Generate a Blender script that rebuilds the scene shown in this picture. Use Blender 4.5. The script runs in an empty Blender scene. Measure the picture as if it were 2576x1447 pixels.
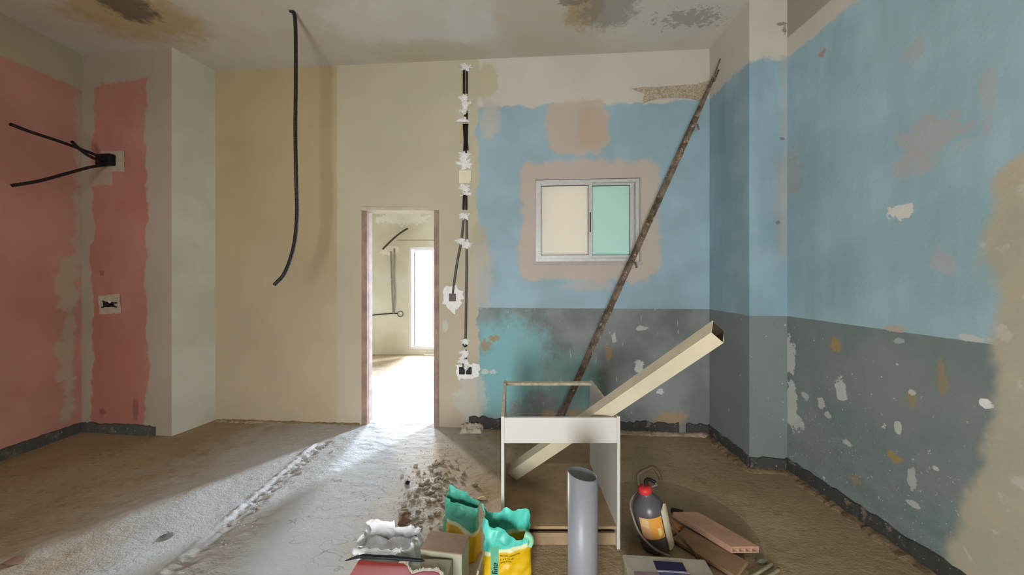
import bpy, bmesh, math, random
import numpy as np
from mathutils import Vector, Matrix, noise as mnoise
from mathutils.bvhtree import BVHTree

random.seed(7)
SC = bpy.context.scene
COL = SC.collection

# ------------------------------------------------------------------ camera, world, lights, exposure
F = 900.0            # focal length in pixels of the 2576 px wide frame
U0, V0 = 1288.0, 700.0   # principal column and horizon row
H = 1.37             # eye height
CEIL = 3.37
cam_d = bpy.data.cameras.new('camera')
cam_d.sensor_width = 36.0
cam_d.lens = F / 2576.0 * 36.0
cam_d.shift_y = -(723.5 - V0) / 2576.0
cam_d.clip_start = 0.05
cam = bpy.data.objects.new('camera', cam_d)
cam.location = (0, 0, H)
cam.rotation_euler = (math.pi / 2, 0, 0)
COL.objects.link(cam)
SC.camera = cam

SC.view_settings.view_transform = 'Standard'
SC.view_settings.look = 'None'
SC.view_settings.gamma = 1.0
SC.view_settings.use_curve_mapping = False
SC.view_settings.exposure = 0.0
SC.cycles.max_bounces = 6; SC.cycles.use_light_tree = False; SC.cycles.diffuse_bounces = 4; SC.cycles.glossy_bounces = 2; SC.cycles.transmission_bounces = 3; SC.cycles.transparent_max_bounces = 6

world = bpy.data.worlds.new('world')
SC.world = world
world.use_nodes = True
bg = world.node_tree.nodes['Background']
bg.inputs['Color'].default_value = (0.86, 0.93, 1.0, 1)
bg.inputs['Strength'].default_value = 8.0

def area(name, loc, rot, sx, sy, power, color):
    d = bpy.data.lights.new(name, 'AREA')
    d.shape = 'RECTANGLE'; d.size = sx; d.size_y = sy
    d.energy = power; d.color = color
    o = bpy.data.objects.new(name, d)
    o.location = loc; o.rotation_euler = rot
    COL.objects.link(o)
    return o
R90 = math.pi / 2
COOL = (0.70, 0.85, 1.0)
# daylight standing in the three tall openings of the far room (facing -Y)
def aimed(name, loc, target, sx, sy, power, color):
    d = Vector(target) - Vector(loc)
    return area(name, loc, d.to_track_quat('-Z', 'Y').to_euler(), sx, sy, power, color)
aimed('daylight_far_door', (-1.78, 9.6, 2.3), (-1.15, 2.4, 0), 1.9, 2.2, 3100, COOL)
aimed('daylight_far_window_right', (2.85, 9.6, 2.2), (-1.7, 2.4, 0), .6, 1.8, 1700, COOL)
aimed('daylight_far_window_left', (-5.3, 9.6, 2.2), (-.6, 2.6, 0), .6, 1.8, 1000, (1.0, .93, .84))
# daylight of the shop front opening behind the viewer (facing +Y)
area('daylight_shop_front', (-0.68, -2.34, 0.90), (R90, 0, 0), 0.9, 1.45, 150, (0.95, 0.98, 1.0))

# ------------------------------------------------------------------ helpers
def P(u, v, Y):
    """world point seen at photograph pixel (u, v) at depth Y"""
    return Vector(((u - U0) / F * Y, Y, H - (v - V0) / F * Y))
def floorp(u, v, z=0.0):
    return P(u, v, (H - z) * F / (v - V0))

BL = Vector((-2.863, 3.454)); BR = Vector((1.723, 3.12))
KB = (BR.y - BL.y) / (BR.x - BL.x)
def back_y(x): return BL.y + KB * (x - BL.x)
def wb(u, v, off=0.0):
    """point on the back wall face; off = towards the room"""
    k = (u - U0) / F
    Y = (BL.y - KB * BL.x) / (1 - KB * k)
    Y -= off
    return P(u, v, Y)
LB0 = Vector((-3.85, 3.20)); LB1 = Vector((-2.947, 3.098))
KL = (LB1.y - LB0.y) / (LB1.x - LB0.x)
def wl(u, v, off=0.0):
    k = (u - U0) / F
    Y = (LB0.y - KL * LB0.x) / (1 - KL * k) - off
    return P(u, v, Y)
XR = 1.95
def wr(u, v): return P(u, v, XR * F / (u - U0))
XL = -3.85
def wleft(u, v): return P(u, v, -3.83 * F / (u - U0))
YF = 6.4
def wf(u, v, off=0.0): return P(u, v, YF - off)
def wc(u, v): return P(u, v, (CEIL - H) * F / (V0 - v))

def s2l(c):
    return tuple(((x / 255) / 12.92 if x / 255 <= .04045 else ((x / 255 + .055) / 1.055) ** 2.4) for x in c)

def mesh(name, verts, faces, mat=None, parent=None, smooth=False):
    me = bpy.data.meshes.new(name)
    me.from_pydata([tuple(v) for v in verts], [], faces)
    me.update()
    if smooth:
        for p in me.polygons: p.use_smooth = True
    o = bpy.data.objects.new(name, me)
    if mat: me.materials.append(mat)
    COL.objects.link(o)
    if parent: o.parent = parent
    return o
def from_bm(name, bm, mat=None, parent=None, smooth=False):
    me = bpy.data.meshes.new(name)
    bmesh.ops.recalc_face_normals(bm, faces=bm.faces)
    bm.to_mesh(me); bm.free()
    if smooth:
        for p in me.polygons: p.use_smooth = True
    o = bpy.data.objects.new(name, me)
    if mat: me.materials.append(mat)
    COL.objects.link(o)
    if parent: o.parent = parent
    return o
def empty(name, loc=(0, 0, 0), rot=(0, 0, 0)):
    o = bpy.data.objects.new(name, None)
    o.empty_display_size = .05
    o.location = loc; o.rotation_euler = rot
    COL.objects.link(o)
    return o
def tag(o, label=None, cat=None, group=None, kind=None):
    if label: o['label'] = label
    if cat: o['category'] = cat
    if group: o['group'] = group
    if kind: o['kind'] = kind
    return o
def struct(o, label=None):
    o['kind'] = 'structure'
    if label: o['label'] = label
    return o

def bm_box(bm, lo, hi, bevel=0.0, M=None):
    r = bmesh.ops.create_cube(bm, size=1)
    vs = r['verts']
    for v in vs:
        v.co = Vector((lo[i] + (v.co[i] + .5) * (hi[i] - lo[i]) for i in range(3)))
    if bevel:
        es = list({e for v in vs for e in v.link_edges})
        rr = bmesh.ops.bevel(bm, geom=es, offset=bevel, segments=2, affect='EDGES', profile=.5)
        vs = list({v for v in rr['verts']} | {v for v in vs if v.is_valid})
    if M is not None:
        for v in vs: v.co = M @ v.co
    return vs
def box(name, lo, hi, mat, parent=None, bevel=0.002, M=None):
    bm = bmesh.new(); bm_box(bm, lo, hi, bevel, M)
    return from_bm(name, bm, mat, parent)

def catmull(pts, n=8):
    pts = [Vector(p) for p in pts]
    if len(pts) < 3: 
        a, b = pts
        return [a.lerp(b, i / n) for i in range(n + 1)]
    out = []
    ext = [pts[0] * 2 - pts[1]] + pts + [pts[-1] * 2 - pts[-2]]
    for i in range(1, len(ext) - 2):
        p0, p1, p2, p3 = ext[i - 1:i + 3]
        for k in range(n):
            t = k / n
            out.append(.5 * ((2 * p1) + (p2 - p0) * t + (2 * p0 - 5 * p1 + 4 * p2 - p3) * t * t + (3 * p1 - p0 - 3 * p2 + p3) * t ** 3))
    out.append(pts[-1])
    return out
def resample(pts, step):
    out = [pts[0]]; acc = 0.0
    for a, b in zip(pts, pts[1:]):
        L = (b - a).length
        if L < 1e-9: continue
        d = step - acc
        while d <= L:
            out.append(a.lerp(b, d / L)); d += step
        acc = L - (d - step)
    if (out[-1] - pts[-1]).length > step * .3: out.append(pts[-1])
    return out
def tube_data(pts, rad, seg=10, hollow=0.0, cap=True):
    """tube along pts; rad is a number or f(i, n). hollow > 0 recesses the ends by that much"""
    n = len(pts)
    rf = rad if callable(rad) else (lambda i, n: rad)
    T = [((pts[min(i + 1, n - 1)] - pts[max(i - 1, 0)]).normalized()) for i in range(n)]
    up = Vector((0, 0, 1)) if abs(T[0].z) < .9 else Vector((1, 0, 0))
    N = (up - T[0] * up.dot(T[0])).normalized()
    V, Fc = [], []
    def ring(c, t, nn, r):
        b = t.cross(nn); base = len(V)
        for k in range(seg):
            a = 2 * math.pi * k / seg
            V.append(c + nn * (r * math.cos(a)) + b * (r * math.sin(a)))
        return base
    def stitch(a, b):
        for k in range(seg):
            Fc.append((a + k, a + (k + 1) % seg, b + (k + 1) % seg, b + k))
    first = prev = None
    rings = []
    for i in range(n):
        N = (N - T[i] * N.dot(T[i])).normalized()
        b = ring(pts[i], T[i], N, rf(i, n)); rings.append((b, pts[i], T[i], N.copy()))
        if prev is not None: stitch(prev, b)
        prev = b
    for (b, c, t, nn), sgn, r in ((rings[0], 1, rf(0, n)), (rings[-1], -1, rf(n - 1, n))):
        if hollow > 0:
            i1 = ring(c, t, nn, r * .74); i2 = ring(c + t * sgn * hollow, t, nn, r * .74)
            if sgn > 0: stitch(i1, b); stitch(i2, i1)
            else: stitch(b, i1); stitch(i1, i2)
            Fc.append(tuple(i2 + k for k in (range(seg) if sgn < 0 else range(seg - 1, -1, -1))))
        elif cap:
            Fc.append(tuple(b + k for k in (range(seg) if sgn < 0 else range(seg - 1, -1, -1))))
    return V, Fc
def tube(name, pts, rad, mat, parent=None, seg=10, step=None, smooth_n=8, hollow=0.0, rib=0.0):
    c = catmull(pts, smooth_n)
    if step: c = resample(c, step)
    rf = (lambda i, n: rad * (1 - rib * (i % 2))) if rib else rad
    V, Fc = tube_data(c, rf, seg, hollow)
    return mesh(name, V, Fc, mat, parent, smooth=not rib)

def fbm(p, s=1.0, oct=3):
    v = 0; a = 1.0; tot = 0
    q = Vector(p) * s
    for i in range(oct):
        v += a * mnoise.noise(q); tot += a; a *= .5; q = q * 2.03 + Vector((3.1, 1.7, 5.3))
    return v / tot

# ------------------------------------------------------------------ material toolkit
class Mat:
    def __init__(self, name, rough=.85, spec=.25):
        self.m = bpy.data.materials.new(name); self.m.use_nodes = True
        self.t = self.m.node_tree; self.nodes = self.t.nodes
        self.b = self.nodes['Principled BSDF']; self.out = self.nodes['Material Output']
        self.b.inputs['Roughness'].default_value = rough
        self.b.inputs['Specular IOR Level'].default_value = spec
        self._pos = None; self._nz = {}
    def link(self, a, b): self.t.links.new(a, b)
    def put(self, sock, v):
        if hasattr(v, 'is_output'): self.link(v, sock)
        elif isinstance(v, (tuple, list)): sock.default_value = tuple(v) + ((1,) if len(v) == 3 and len(sock.default_value) == 4 else ())
        else: sock.default_value = v
    def math(self, op, a, b=0.0, c=0.0):
        n = self.nodes.new('ShaderNodeMath'); n.operation = op
        self.put(n.inputs[0], a); self.put(n.inputs[1], b); self.put(n.inputs[2], c)
        return n.outputs[0]
    def ramp(self, v, a, b, lo=0.0, hi=1.0):
        n = self.nodes.new('ShaderNodeMapRange'); n.interpolation_type = 'SMOOTHSTEP'
        self.put(n.inputs[0], v); n.inputs[1].default_value = a; n.inputs[2].default_value = b
        n.inputs[3].default_value = lo; n.inputs[4].default_value = hi
        return n.outputs[0]
    def mix(self, f, a, b, mode='MIX'):
        n = self.nodes.new('ShaderNodeMix'); n.data_type = 'RGBA'; n.blend_type = mode
        self.put(n.inputs[0], f); self.put(n.inputs[6], a); self.put(n.inputs[7], b)
        return n.outputs[2]
    @property
    def pos(self):
        if self._pos is None:
            n = self.nodes.new('ShaderNodeTexCoord'); self._pos = n.outputs['Object']
            s = self.nodes.new('ShaderNodeSeparateXYZ'); self.link(self._pos, s.inputs[0]); self.xyz = s.outputs
        return self._pos
    def X(self, i): self.pos; return self.xyz[i]
    def noise(self, scale, detail=4, rough=.55, stretch=None, dist=0.0):
        key = (scale, detail, rough, stretch, dist)
        if key in self._nz: return self._nz[key]
        n = self.nodes.new('ShaderNodeTexNoise'); v = self.pos
        if stretch:
            mp = self.nodes.new('ShaderNodeMapping'); self.link(v, mp.inputs[0]); mp.inputs['Scale'].default_value = stretch; v = mp.outputs[0]
        self.link(v, n.inputs['Vector']); n.inputs['Scale'].default_value = scale
        n.inputs['Detail'].default_value = min(detail, 3); n.inputs['Roughness'].default_value = rough; n.inputs['Distortion'].default_value = dist
        self._nz[key] = n.outputs[0]
        return n.outputs[0]
    def voronoi(self, scale):
        n = self.nodes.new('ShaderNodeTexVoronoi'); self.link(self.pos, n.inputs['Vector']); n.inputs['Scale'].default_value = scale
        return n.outputs['Distance']
    def bump(self, h, strength=.3, dist=.01):
        n = self.nodes.new('ShaderNodeBump'); n.inputs['Strength'].default_value = strength; n.inputs['Distance'].default_value = dist
        self.put(n.inputs['Height'], h); self.link(n.outputs[0], self.b.inputs['Normal'])
    def color(self, c): self.put(self.b.inputs['Base Color'], c)
    # --- painted patches in wall coordinates (sa, sb)
    def rect(self, sa, sb, a0, a1, b0, b1, rough=.03, soft=.01, nscale=9.0, rnd=0.0):
        if a0 > a1: a0, a1 = a1, a0
        if b0 > b1: b0, b1 = b1, b0
        da = self.math('SUBTRACT', self.math('ABSOLUTE', self.math('SUBTRACT', sa, (a0 + a1) / 2)), (a1 - a0) / 2)
        db = self.math('SUBTRACT', self.math('ABSOLUTE', self.math('SUBTRACT', sb, (b0 + b1) / 2)), (b1 - b0) / 2)
        rr = min(.35 * min(a1 - a0, b1 - b0), rnd)
        if rr > 0:
            qa = self.math('MAXIMUM', self.math('ADD', da, rr), 0.0); qb = self.math('MAXIMUM', self.math('ADD', db, rr), 0.0)
            d = self.math('SUBTRACT', self.math('SQRT', self.math('ADD', self.math('MULTIPLY', qa, qa), self.math('MULTIPLY', qb, qb))), rr)
        else: d = self.math('MAXIMUM', da, db)
        d = self.math('MULTIPLY_ADD', self.math('SUBTRACT', self.noise(nscale, 3, .7), .5), rough * 4, d)
        return self.ramp(d, -soft, soft, 1, 0)
    def ell(self, sa, sb, ca, cb, ra, rb, rough=.5, soft=.15, nscale=14.0):
        x = self.math('DIVIDE', self.math('SUBTRACT', sa, ca), ra)
        y = self.math('DIVIDE', self.math('SUBTRACT', sb, cb), rb)
        d = self.math('SQRT', self.math('ADD', self.math('MULTIPLY', x, x), self.math('MULTIPLY', y, y)))
        d = self.math('MULTIPLY_ADD', self.math('SUBTRACT', self.noise(nscale, 3, .7), .5), rough * 4, d)
        return self.ramp(d, 1 - soft, 1 + soft, 1, 0)
    def side(self, s, at, rough=.02, soft=.006, nscale=9.0, above=True):
        d = self.math('MULTIPLY_ADD', self.math('SUBTRACT', self.noise(nscale, 3, .7), .5), rough * 4, s)
        return self.ramp(d, at - soft, at + soft, 0 if above else 1, 1 if above else 0)

def simple(name, rgb, rough=.7, var=.15, scale=20, bump=0.0, spec=.3, metal=0.0, bscale=None):
    m = Mat(name, rough, spec)
    c = s2l(rgb); d = tuple(x * (1 - var) for x in c); e = tuple(min(1, x * (1 + var * .6)) for x in c)
    m.color(m.mix(m.ramp(m.noise(scale, 5, .6), .3, .7), d, e))
    m.b.inputs['Metallic'].default_value = metal
    if bump: m.bump(m.noise(bscale or scale * 3, 5, .6), bump, .004)
    return m.m

# ------------------------------------------------------------------ wall materials
BEIGE = s2l((192, 184, 160)); OCHRE = s2l((181, 166, 128)); BLUE = s2l((158, 185, 197)); WHITE = s2l((206, 200, 190))
DADO = s2l((122, 126, 124)); TEAL = s2l((134, 184, 188)); PATCH = s2l((196, 180, 166)); CHIP = s2l((205, 206, 202)); ORANGE = s2l((166, 142, 110))
Z_DADO, Z_BLUE = 1.10, 2.93

def px_ell(fn, axis, u, v, du, dv):
    a = fn(u - du, v); b = fn(u + du, v); t = fn(u, v - dv); bt = fn(u, v + dv); c = fn(u, v)
    return c[axis], c.z, abs(b[axis] - a[axis]) / 2 + 1e-4, abs(t.z - bt.z) / 2

def grime(m, c, amt=.12, scale=1.3):
    n = m.ramp(m.noise(scale, 6, .62), .25, .75)
    lo = tuple(1 - amt * k for k in (1, 1.05, 1.2))
    return m.mix(1.0, c, m.mix(n, lo, (1.0 + amt * .25,) * 3), 'MULTIPLY')
def streaks(m, c, amt=.10):
    n = m.ramp(m.noise(7.0, 5, .6, (1, 1, .12)), .35, .7)
    return m.mix(1.0, c, m.mix(n, (1 - amt,) * 3, (1.0, 1.0, 1.0)), 'MULTIPLY')

def mat_back():
    m = Mat('painted_plaster_back', .9, .15)
    s, z = m.X(0), m.X(2)
    c = m.mix(m.side(s, wb(848, 300).x, .006, .012, above=False), BEIGE, OCHRE)
    c = m.mix(m.math('MULTIPLY', m.side(z, 1.5, .25, .5, 2.0, above=False), .55), c, s2l((188, 173, 153)))
    # blue painted end of the wall
    zone = m.side(s, wb(1203, 500).x, .045, .012, 6.0)
    blue = grime(m, BLUE, .10, 2.2)
    dado = m.mix(m.ramp(m.noise(3.0, 5), .35, .65), s2l((120, 126, 124)), s2l((140, 146, 145)))
    for (u, v, du, dv, k) in ((1285, 905, 85, 110, .9), (1240, 960, 60, 90, .8), (1430, 950, 75, 60, .45), (1470, 990, 60, 60, .4)):
        a, b, ra, rb = px_ell(wb, 0, u, v, du, dv)
        dado = m.mix(m.math('MULTIPLY', m.ell(s, z, a, b, ra, rb, .45, .45, 5), k), dado, TEAL)
    paint = m.mix(m.side(z, Z_DADO, .0015, .002, above=False), blue, dado)
    paint = m.mix(m.side(z, Z_BLUE, .035, .012, 5.0), paint, WHITE)
    # worn chips in the dado
    sp = m.math('MULTIPLY', m.ramp(m.noise(34, 3, .6, (1, 1, .55)), .70, .725), m.side(z, Z_DADO + .0, .002, .004, above=False))
    paint = m.mix(m.math('MULTIPLY', sp, m.ramp(m.noise(3.2, 2), .42, .55)), paint, CHIP)
    sc = m.math('MULTIPLY', m.ramp(m.noise(60, 2, .5, (1, 1, .09)), .735, .75), m.side(z, Z_DADO, .002, .004, above=False))
    paint = m.mix(sc, paint, CHIP)
    for (u, v, du, dv, col) in ((1222, 870, 12, 12, ORANGE), (1245, 850, 16, 7, ORANGE), (1532, 890, 8, 18, ORANGE), (1690, 1052, 40, 16, ORANGE), (1608, 925, 9, 22, CHIP),
                                (1380, 1048, 22, 14, ORANGE), (1458, 1042, 30, 14, ORANGE), (1242, 936, 8, 6, CHIP), (1220, 935, 8, 6, CHIP), (1660, 985, 8, 7, CHIP), (1612, 825, 14, 7, CHIP), (1545, 850, 5, 16, CHIP)):
        a, b, ra, rb = px_ell(wb, 0, u, v, du, dv)
        paint = m.mix(m.math('MULTIPLY', m.ell(s, z, a, b, ra, rb, .85, .16, 20), .85), paint, col)
    c = m.mix(zone, c, paint)
    # plaster repairs: over the window, round the window
    for (u0, u1, v0, v1, rg, k) in ((1368, 1532, 256, 384, .055, .9), (1308, 1660, 408, 708, .055, .88)):
        p, q = wb(u0, v0), wb(u1, v1)
        c = m.mix(m.math('MULTIPLY', m.rect(s, z, p.x, q.x, q.z, p.z, rg, .022, 6.0, .14), k), c, PATCH)
    p, q = wb(1452, 275), wb(1522, 368)
    c = m.mix(m.math('MULTIPLY', m.rect(s, z, p.x, q.x, q.z, p.z, .03, .05, 6.0, .08), .6), c, s2l((188, 166, 142)))
    # grey washed repair below the lower box, peeling rim near the ceiling, bare strip beside the chase
    for (u, v, du, dv, col, k) in ((1185, 1000, 38, 70, s2l((196, 196, 186)), .7), (1225, 205, 26, 46, s2l((190, 182, 152)), .85), (1208, 620, 22, 60, s2l((186, 174, 140)), .7),
                                   (1120, 820, 6, 14, CHIP, .8), (1210, 690, 30, 90, s2l((190, 182, 170)), .7), (1480, 720, 60, 14, PATCH, .5), (1235, 300, 26, 50, s2l((190, 186, 176)), .8)):
        a, b, ra, rb = px_ell(wb, 0, u, v, du, dv)
        c = m.mix(m.math('MULTIPLY', m.ell(s, z, a, b, ra, rb, .4, .2, 9), k), c, col)
    c = grime(m, c, .10, 1.1)
    m.color(c)
    m.bump(m.math('ADD', m.math('MULTIPLY', m.noise(6, 5), 1.0), m.math('MULTIPLY', m.noise(60, 4), .18)), .35, .012)
    return m.m

def mat_right():
    m = Mat('painted_plaster_right', .9, .15)
    s, z = m.X(1), m.X(2)
    blue = m.mix(m.ramp(m.noise(2.2, 5), .35, .68), s2l((160, 190, 200)), s2l((174, 203, 213)))
    blue = m.mix(m.math('MULTIPLY', m.ramp(m.noise(24, 4, .65), .62, .7), .35), blue, s2l((178, 200, 204)))
    blue = streaks(m, blue, .10)
    dado = m.mix(m.ramp(m.noise(2.0, 4), .35, .65), s2l((120, 134, 132)), s2l((136, 142, 142)))
    low = m.ramp(z, .75, .2, 0, .5)
    dado = m.mix(m.math('MULTIPLY', low, m.ramp(m.noise(14, 5), .4, .6)), dado, s2l((140, 152, 156)))
    c = m.mix(m.side(z, Z_DADO, .0015, .002, above=False), blue, dado)
    c = m.mix(m.side(z, Z_BLUE + .01, .02, .012, 5.0), c, WHITE)
    c = m.mix(m.side(z, 3.08, .004, .006, 5.0), c, s2l((168, 162, 150)))
    below = m.side(z, Z_DADO - .02, .004, .006, above=False)
    sp = m.math('MULTIPLY', m.ramp(m.noise(30, 3, .6), .685, .71), m.math('MULTIPLY', below, m.ramp(m.noise(2.4, 2), .40, .55)))
    c = m.mix(sp, c, CHIP)
    fine = m.math('MULTIPLY', m.ramp(m.noise(85, 2, .5), .69, .72), m.ramp(z, .75, .25, 0, 1))
    c = m.mix(fine, c, CHIP)
    CH = CHIP
    OR = s2l((176, 146, 84)); PK = s2l((184, 180, 180))
    for (u, v, du, dv, col, k) in ((2262, 532, 30, 17, s2l((226, 222, 214)), .95), (2475, 1018, 22, 10, s2l((240, 240, 236)), 1), (1982, 890, 12, 45, CH, .9), (1988, 1020, 14, 50, CH, .9), (2000, 1060, 22, 18, CH, .8),
                                   (2112, 980, 11, 28, CH, .9), (2255, 1075, 8, 13, CH, .9), (2130, 1115, 18, 10, CH, .85), (2060, 1015, 10, 16, CH, .8), (2080, 1045, 9, 9, CH, .8), (2020, 995, 10, 9, CH, .7),
                                   (2098, 868, 12, 14, OR, .8), (2247, 1152, 20, 12, OR, .8), (2250, 829, 24, 9, s2l((190, 180, 164)), .9), (2256, 857, 13, 9, s2l((176, 188, 184)), .9),
                                   (2290, 1000, 12, 20, OR, .5), (2365, 950, 12, 40, OR, .45), (2145, 1205, 14, 8, OR, .5), (2290, 988, 10, 8, CH, .8), (2340, 345, 75, 55, PK, .75), (2290, 410, 50, 30, PK, .6),
                                   (2293, 130, 24, 30, PK, .5), (2480, 250, 20, 80, PK, .5), (2065, 137, 13, 14, s2l((170, 150, 138)), 1), (2370, 655, 30, 26, PK, .6), (2450, 852, 50, 9, CH, .85), (2290, 1200, 10, 26, CH, .7), (2290, 1268, 18, 8, CH, .8), (2350, 1180, 9, 6, CH, .9),
                                   (1985, 440, 30, 70, s2l((170, 172, 172)), .6)):
        a, b, ra, rb = px_ell(wr, 1, u, v, du, dv)
        c = m.mix(m.math('MULTIPLY', m.ell(s, z, a, b, ra, rb, .8, .14, 13), k), c, col)
    # bare beige render nearest the viewer
    d = m.math('MULTIPLY_ADD', m.math('SUBTRACT', m.noise(3.5, 6, .65), .5), .22, s)
    d = m.math('ADD', d, m.ramp(z, .9, 0, 0, -.11)); d = m.math('ADD', d, m.ramp(z, 1.75, 2.1, 0, .5))
    bare = m.ramp(d, 1.44, 1.50, 1, 0)
    brc = m.mix(m.ramp(m.noise(3.2, 5), .4, .6), s2l((192, 182, 158)), s2l((182, 180, 162)))
    brc = m.mix(m.math('MULTIPLY', m.ramp(m.noise(9, 5), .62, .68), .6), brc, s2l((212, 208, 200)))
    c = m.mix(bare, c, brc)
    c = grime(m, c, .10, 1.2)
    m.color(c)
    m.bump(m.math('ADD', m.noise(5, 5), m.math('MULTIPLY', m.noise(50, 4), .2)), .35, .014)
    return m.m

def mat_column(axis):
    m = Mat('painted_plaster_column', .9, .15)
    s, z = m.X(axis), m.X(2)
    blue = streaks(m, m.mix(m.ramp(m.noise(3, 4), .35, .65), s2l((148, 176, 188)), s2l((158, 184, 196))), .12)
    c = m.mix(m.side(z, Z_DADO, .0015, .002, above=False), blue, s2l((128, 136, 137)))
    c = m.mix(m.side(z, Z_BLUE, .03, .02, 12.0), c, WHITE)
    if axis == 0:
        a = m.rect(s, z, 1.925, 1.965, 1.5, 2.95, .02, .01, 7); c = m.mix(m.math('MULTIPLY', a, .55), c, s2l((178, 178, 174)))
        a = m.ell(s, z, 1.90, 1.9, .03, .4, .5, .2, 9); c = m.mix(m.math('MULTIPLY', a, .4), c, s2l((172, 164, 160)))
    sp = m.math('MULTIPLY', m.ramp(m.noise(32, 3, .6), .69, .715), m.side(z, Z_DADO, .002, .004, above=False))
    c = m.mix(sp, c, CHIP)
    if axis == 0:
        for (u, v, du, dv) in ((1966, 61, 14, 4), (1972, 76, 4, 11), (1957, 560, 5, 5), (1967, 350, 6, 4)):
            q = P(u, v, 2.555)
            c = m.mix(m.math('MULTIPLY', m.ell(s, z, q.x, q.z, du / F * 2.555, dv / F * 2.555, .7, .2, 40), .7), c, s2l((110, 108, 104)))
    m.color(grime(m, c, .10, 1.5))
    m.bump(m.math('ADD', m.noise(5, 5), m.math('MULTIPLY', m.noise(50, 4), .2)), .35, .012)
    return m.m

PINK = s2l((188, 134, 120)); PINK2 = s2l((178, 120, 106)); TAUPE = s2l((176, 164, 148))
def mat_pink_left():
    m = Mat('pink_plaster_left', .9, .15)
    s, z = m.X(1), m.X(2)
    c = m.mix(m.side(z, 3.045, .02, .02, 4), m.mix(m.ramp(m.noise(1.6, 4), .35, .65), PINK, s2l((198, 146, 132))), s2l((182, 172, 148)))
    for (u0, u1, v0, v1) in ((150, 200, 645, 770), (165, 195, 720, 850), (150, 190, 865, 950), (165, 192, 960, 1030), (196, 214, 230, 470), (190, 222, 600, 660), (195, 210, 470, 600), (160, 185, 1030, 1062)):
        p, q = wleft(u0, v0), wleft(u1, v1)
        c = m.mix(m.math('MULTIPLY', m.rect(s, z, p.y, q.y, q.z, p.z, .05, .02, 7), .8), c, s2l((184, 170, 148)))
    m.color(grime(m, c, .12, 1.2)); m.bump(m.noise(7, 5), .25, .01)
    return m.m
def mat_pink_back():
    m = Mat('pink_plaster_back', .9, .15)
    s, z = m.X(0), m.X(2)
    p, q = wl(232, 207), wl(366, 1075)
    pk = m.rect(s, z, p.x, q.x, -1, 3.1, .055, .012, 3.0)
    c = m.mix(pk, TAUPE, m.mix(m.ramp(m.noise(1.8, 4), .35, .65), PINK2, PINK))
    for (u, v, du, dv, col) in ((340, 1030, 8, 26, s2l((130, 84, 80))), (258, 1035, 7, 8, s2l((120, 76, 74))), (256, 687, 6, 7, s2l((140, 66, 60)))):
        a, b, ra, rb = px_ell(wl, 0, u, v, du, dv)
        c = m.mix(m.math('MULTIPLY', m.ell(s, z, a, b, ra, rb, .5, .3, 22), .6), c, col)
    p, q = wl(232, 420), wl(283, 466)
    c = m.mix(m.math('MULTIPLY', m.rect(s, z, p.x, q.x, q.z, p.z, .012, .006, 12), .85), c, s2l((178, 164, 144)))
    m.color(grime(m, c, .12, 1.2)); m.bump(m.noise(7, 5), .25, .01)
    return m.m

def mat_ceiling():
    m = Mat('whitewashed_ceiling', .95, .1)
    x, y = m.X(0), m.X(1)
    c = m.mix(m.ramp(m.noise(.9, 4), .35, .65), s2l((200, 192, 178)), s2l((210, 206, 198)))
    def el(u, v, du, dv, col, k, rough=.45, soft=.25, ns=9):
        nonlocal c
        p = wc(u, v); a = wc(u - du, v); b = wc(u, v - dv) if v - dv > -60 else wc(u, -60); b2 = wc(u, v + dv)
        c = m.mix(m.math('MULTIPLY', m.ell(x, y, p.x, (b.y + b2.y) / 2, p.x - a.x, (b2.y - b.y) / 2, rough, soft, ns), k), c, col)
    el(1000, 60, 190, 70, s2l((214, 214, 210)), .6, .6, .3, 2.5)
    el(1180, 60, 80, 80, s2l((216, 216, 212)), .5, .6, .3, 3)
    el(1080, 130, 160, 30, s2l((190, 182, 156)), .6, .5, .3, 3)
    el(300, 15, 150, 95, s2l((178, 156, 108)), .8, .4, .35, 4)
    el(318, 15, 55, 40, s2l((112, 98, 84)), .9, .5, .25, 9)
    el(1470, 20, 48, 50, s2l((178, 156, 122)), .8, .4, .3, 8)
    el(1535, 20, 65, 50, s2l((140, 134, 124)), .65, .6, .35, 12)
    el(1440, 6, 35, 10, s2l((130, 122, 112)), .7, .9, .3, 22)
    el(1735, 45, 60, 22, s2l((136, 128, 118)), .5, 1.3, .12, 26)
    m.color(grime(m, c, .08, .8)); m.bump(m.noise(4, 5), .25, .02)
    return m.m

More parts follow.
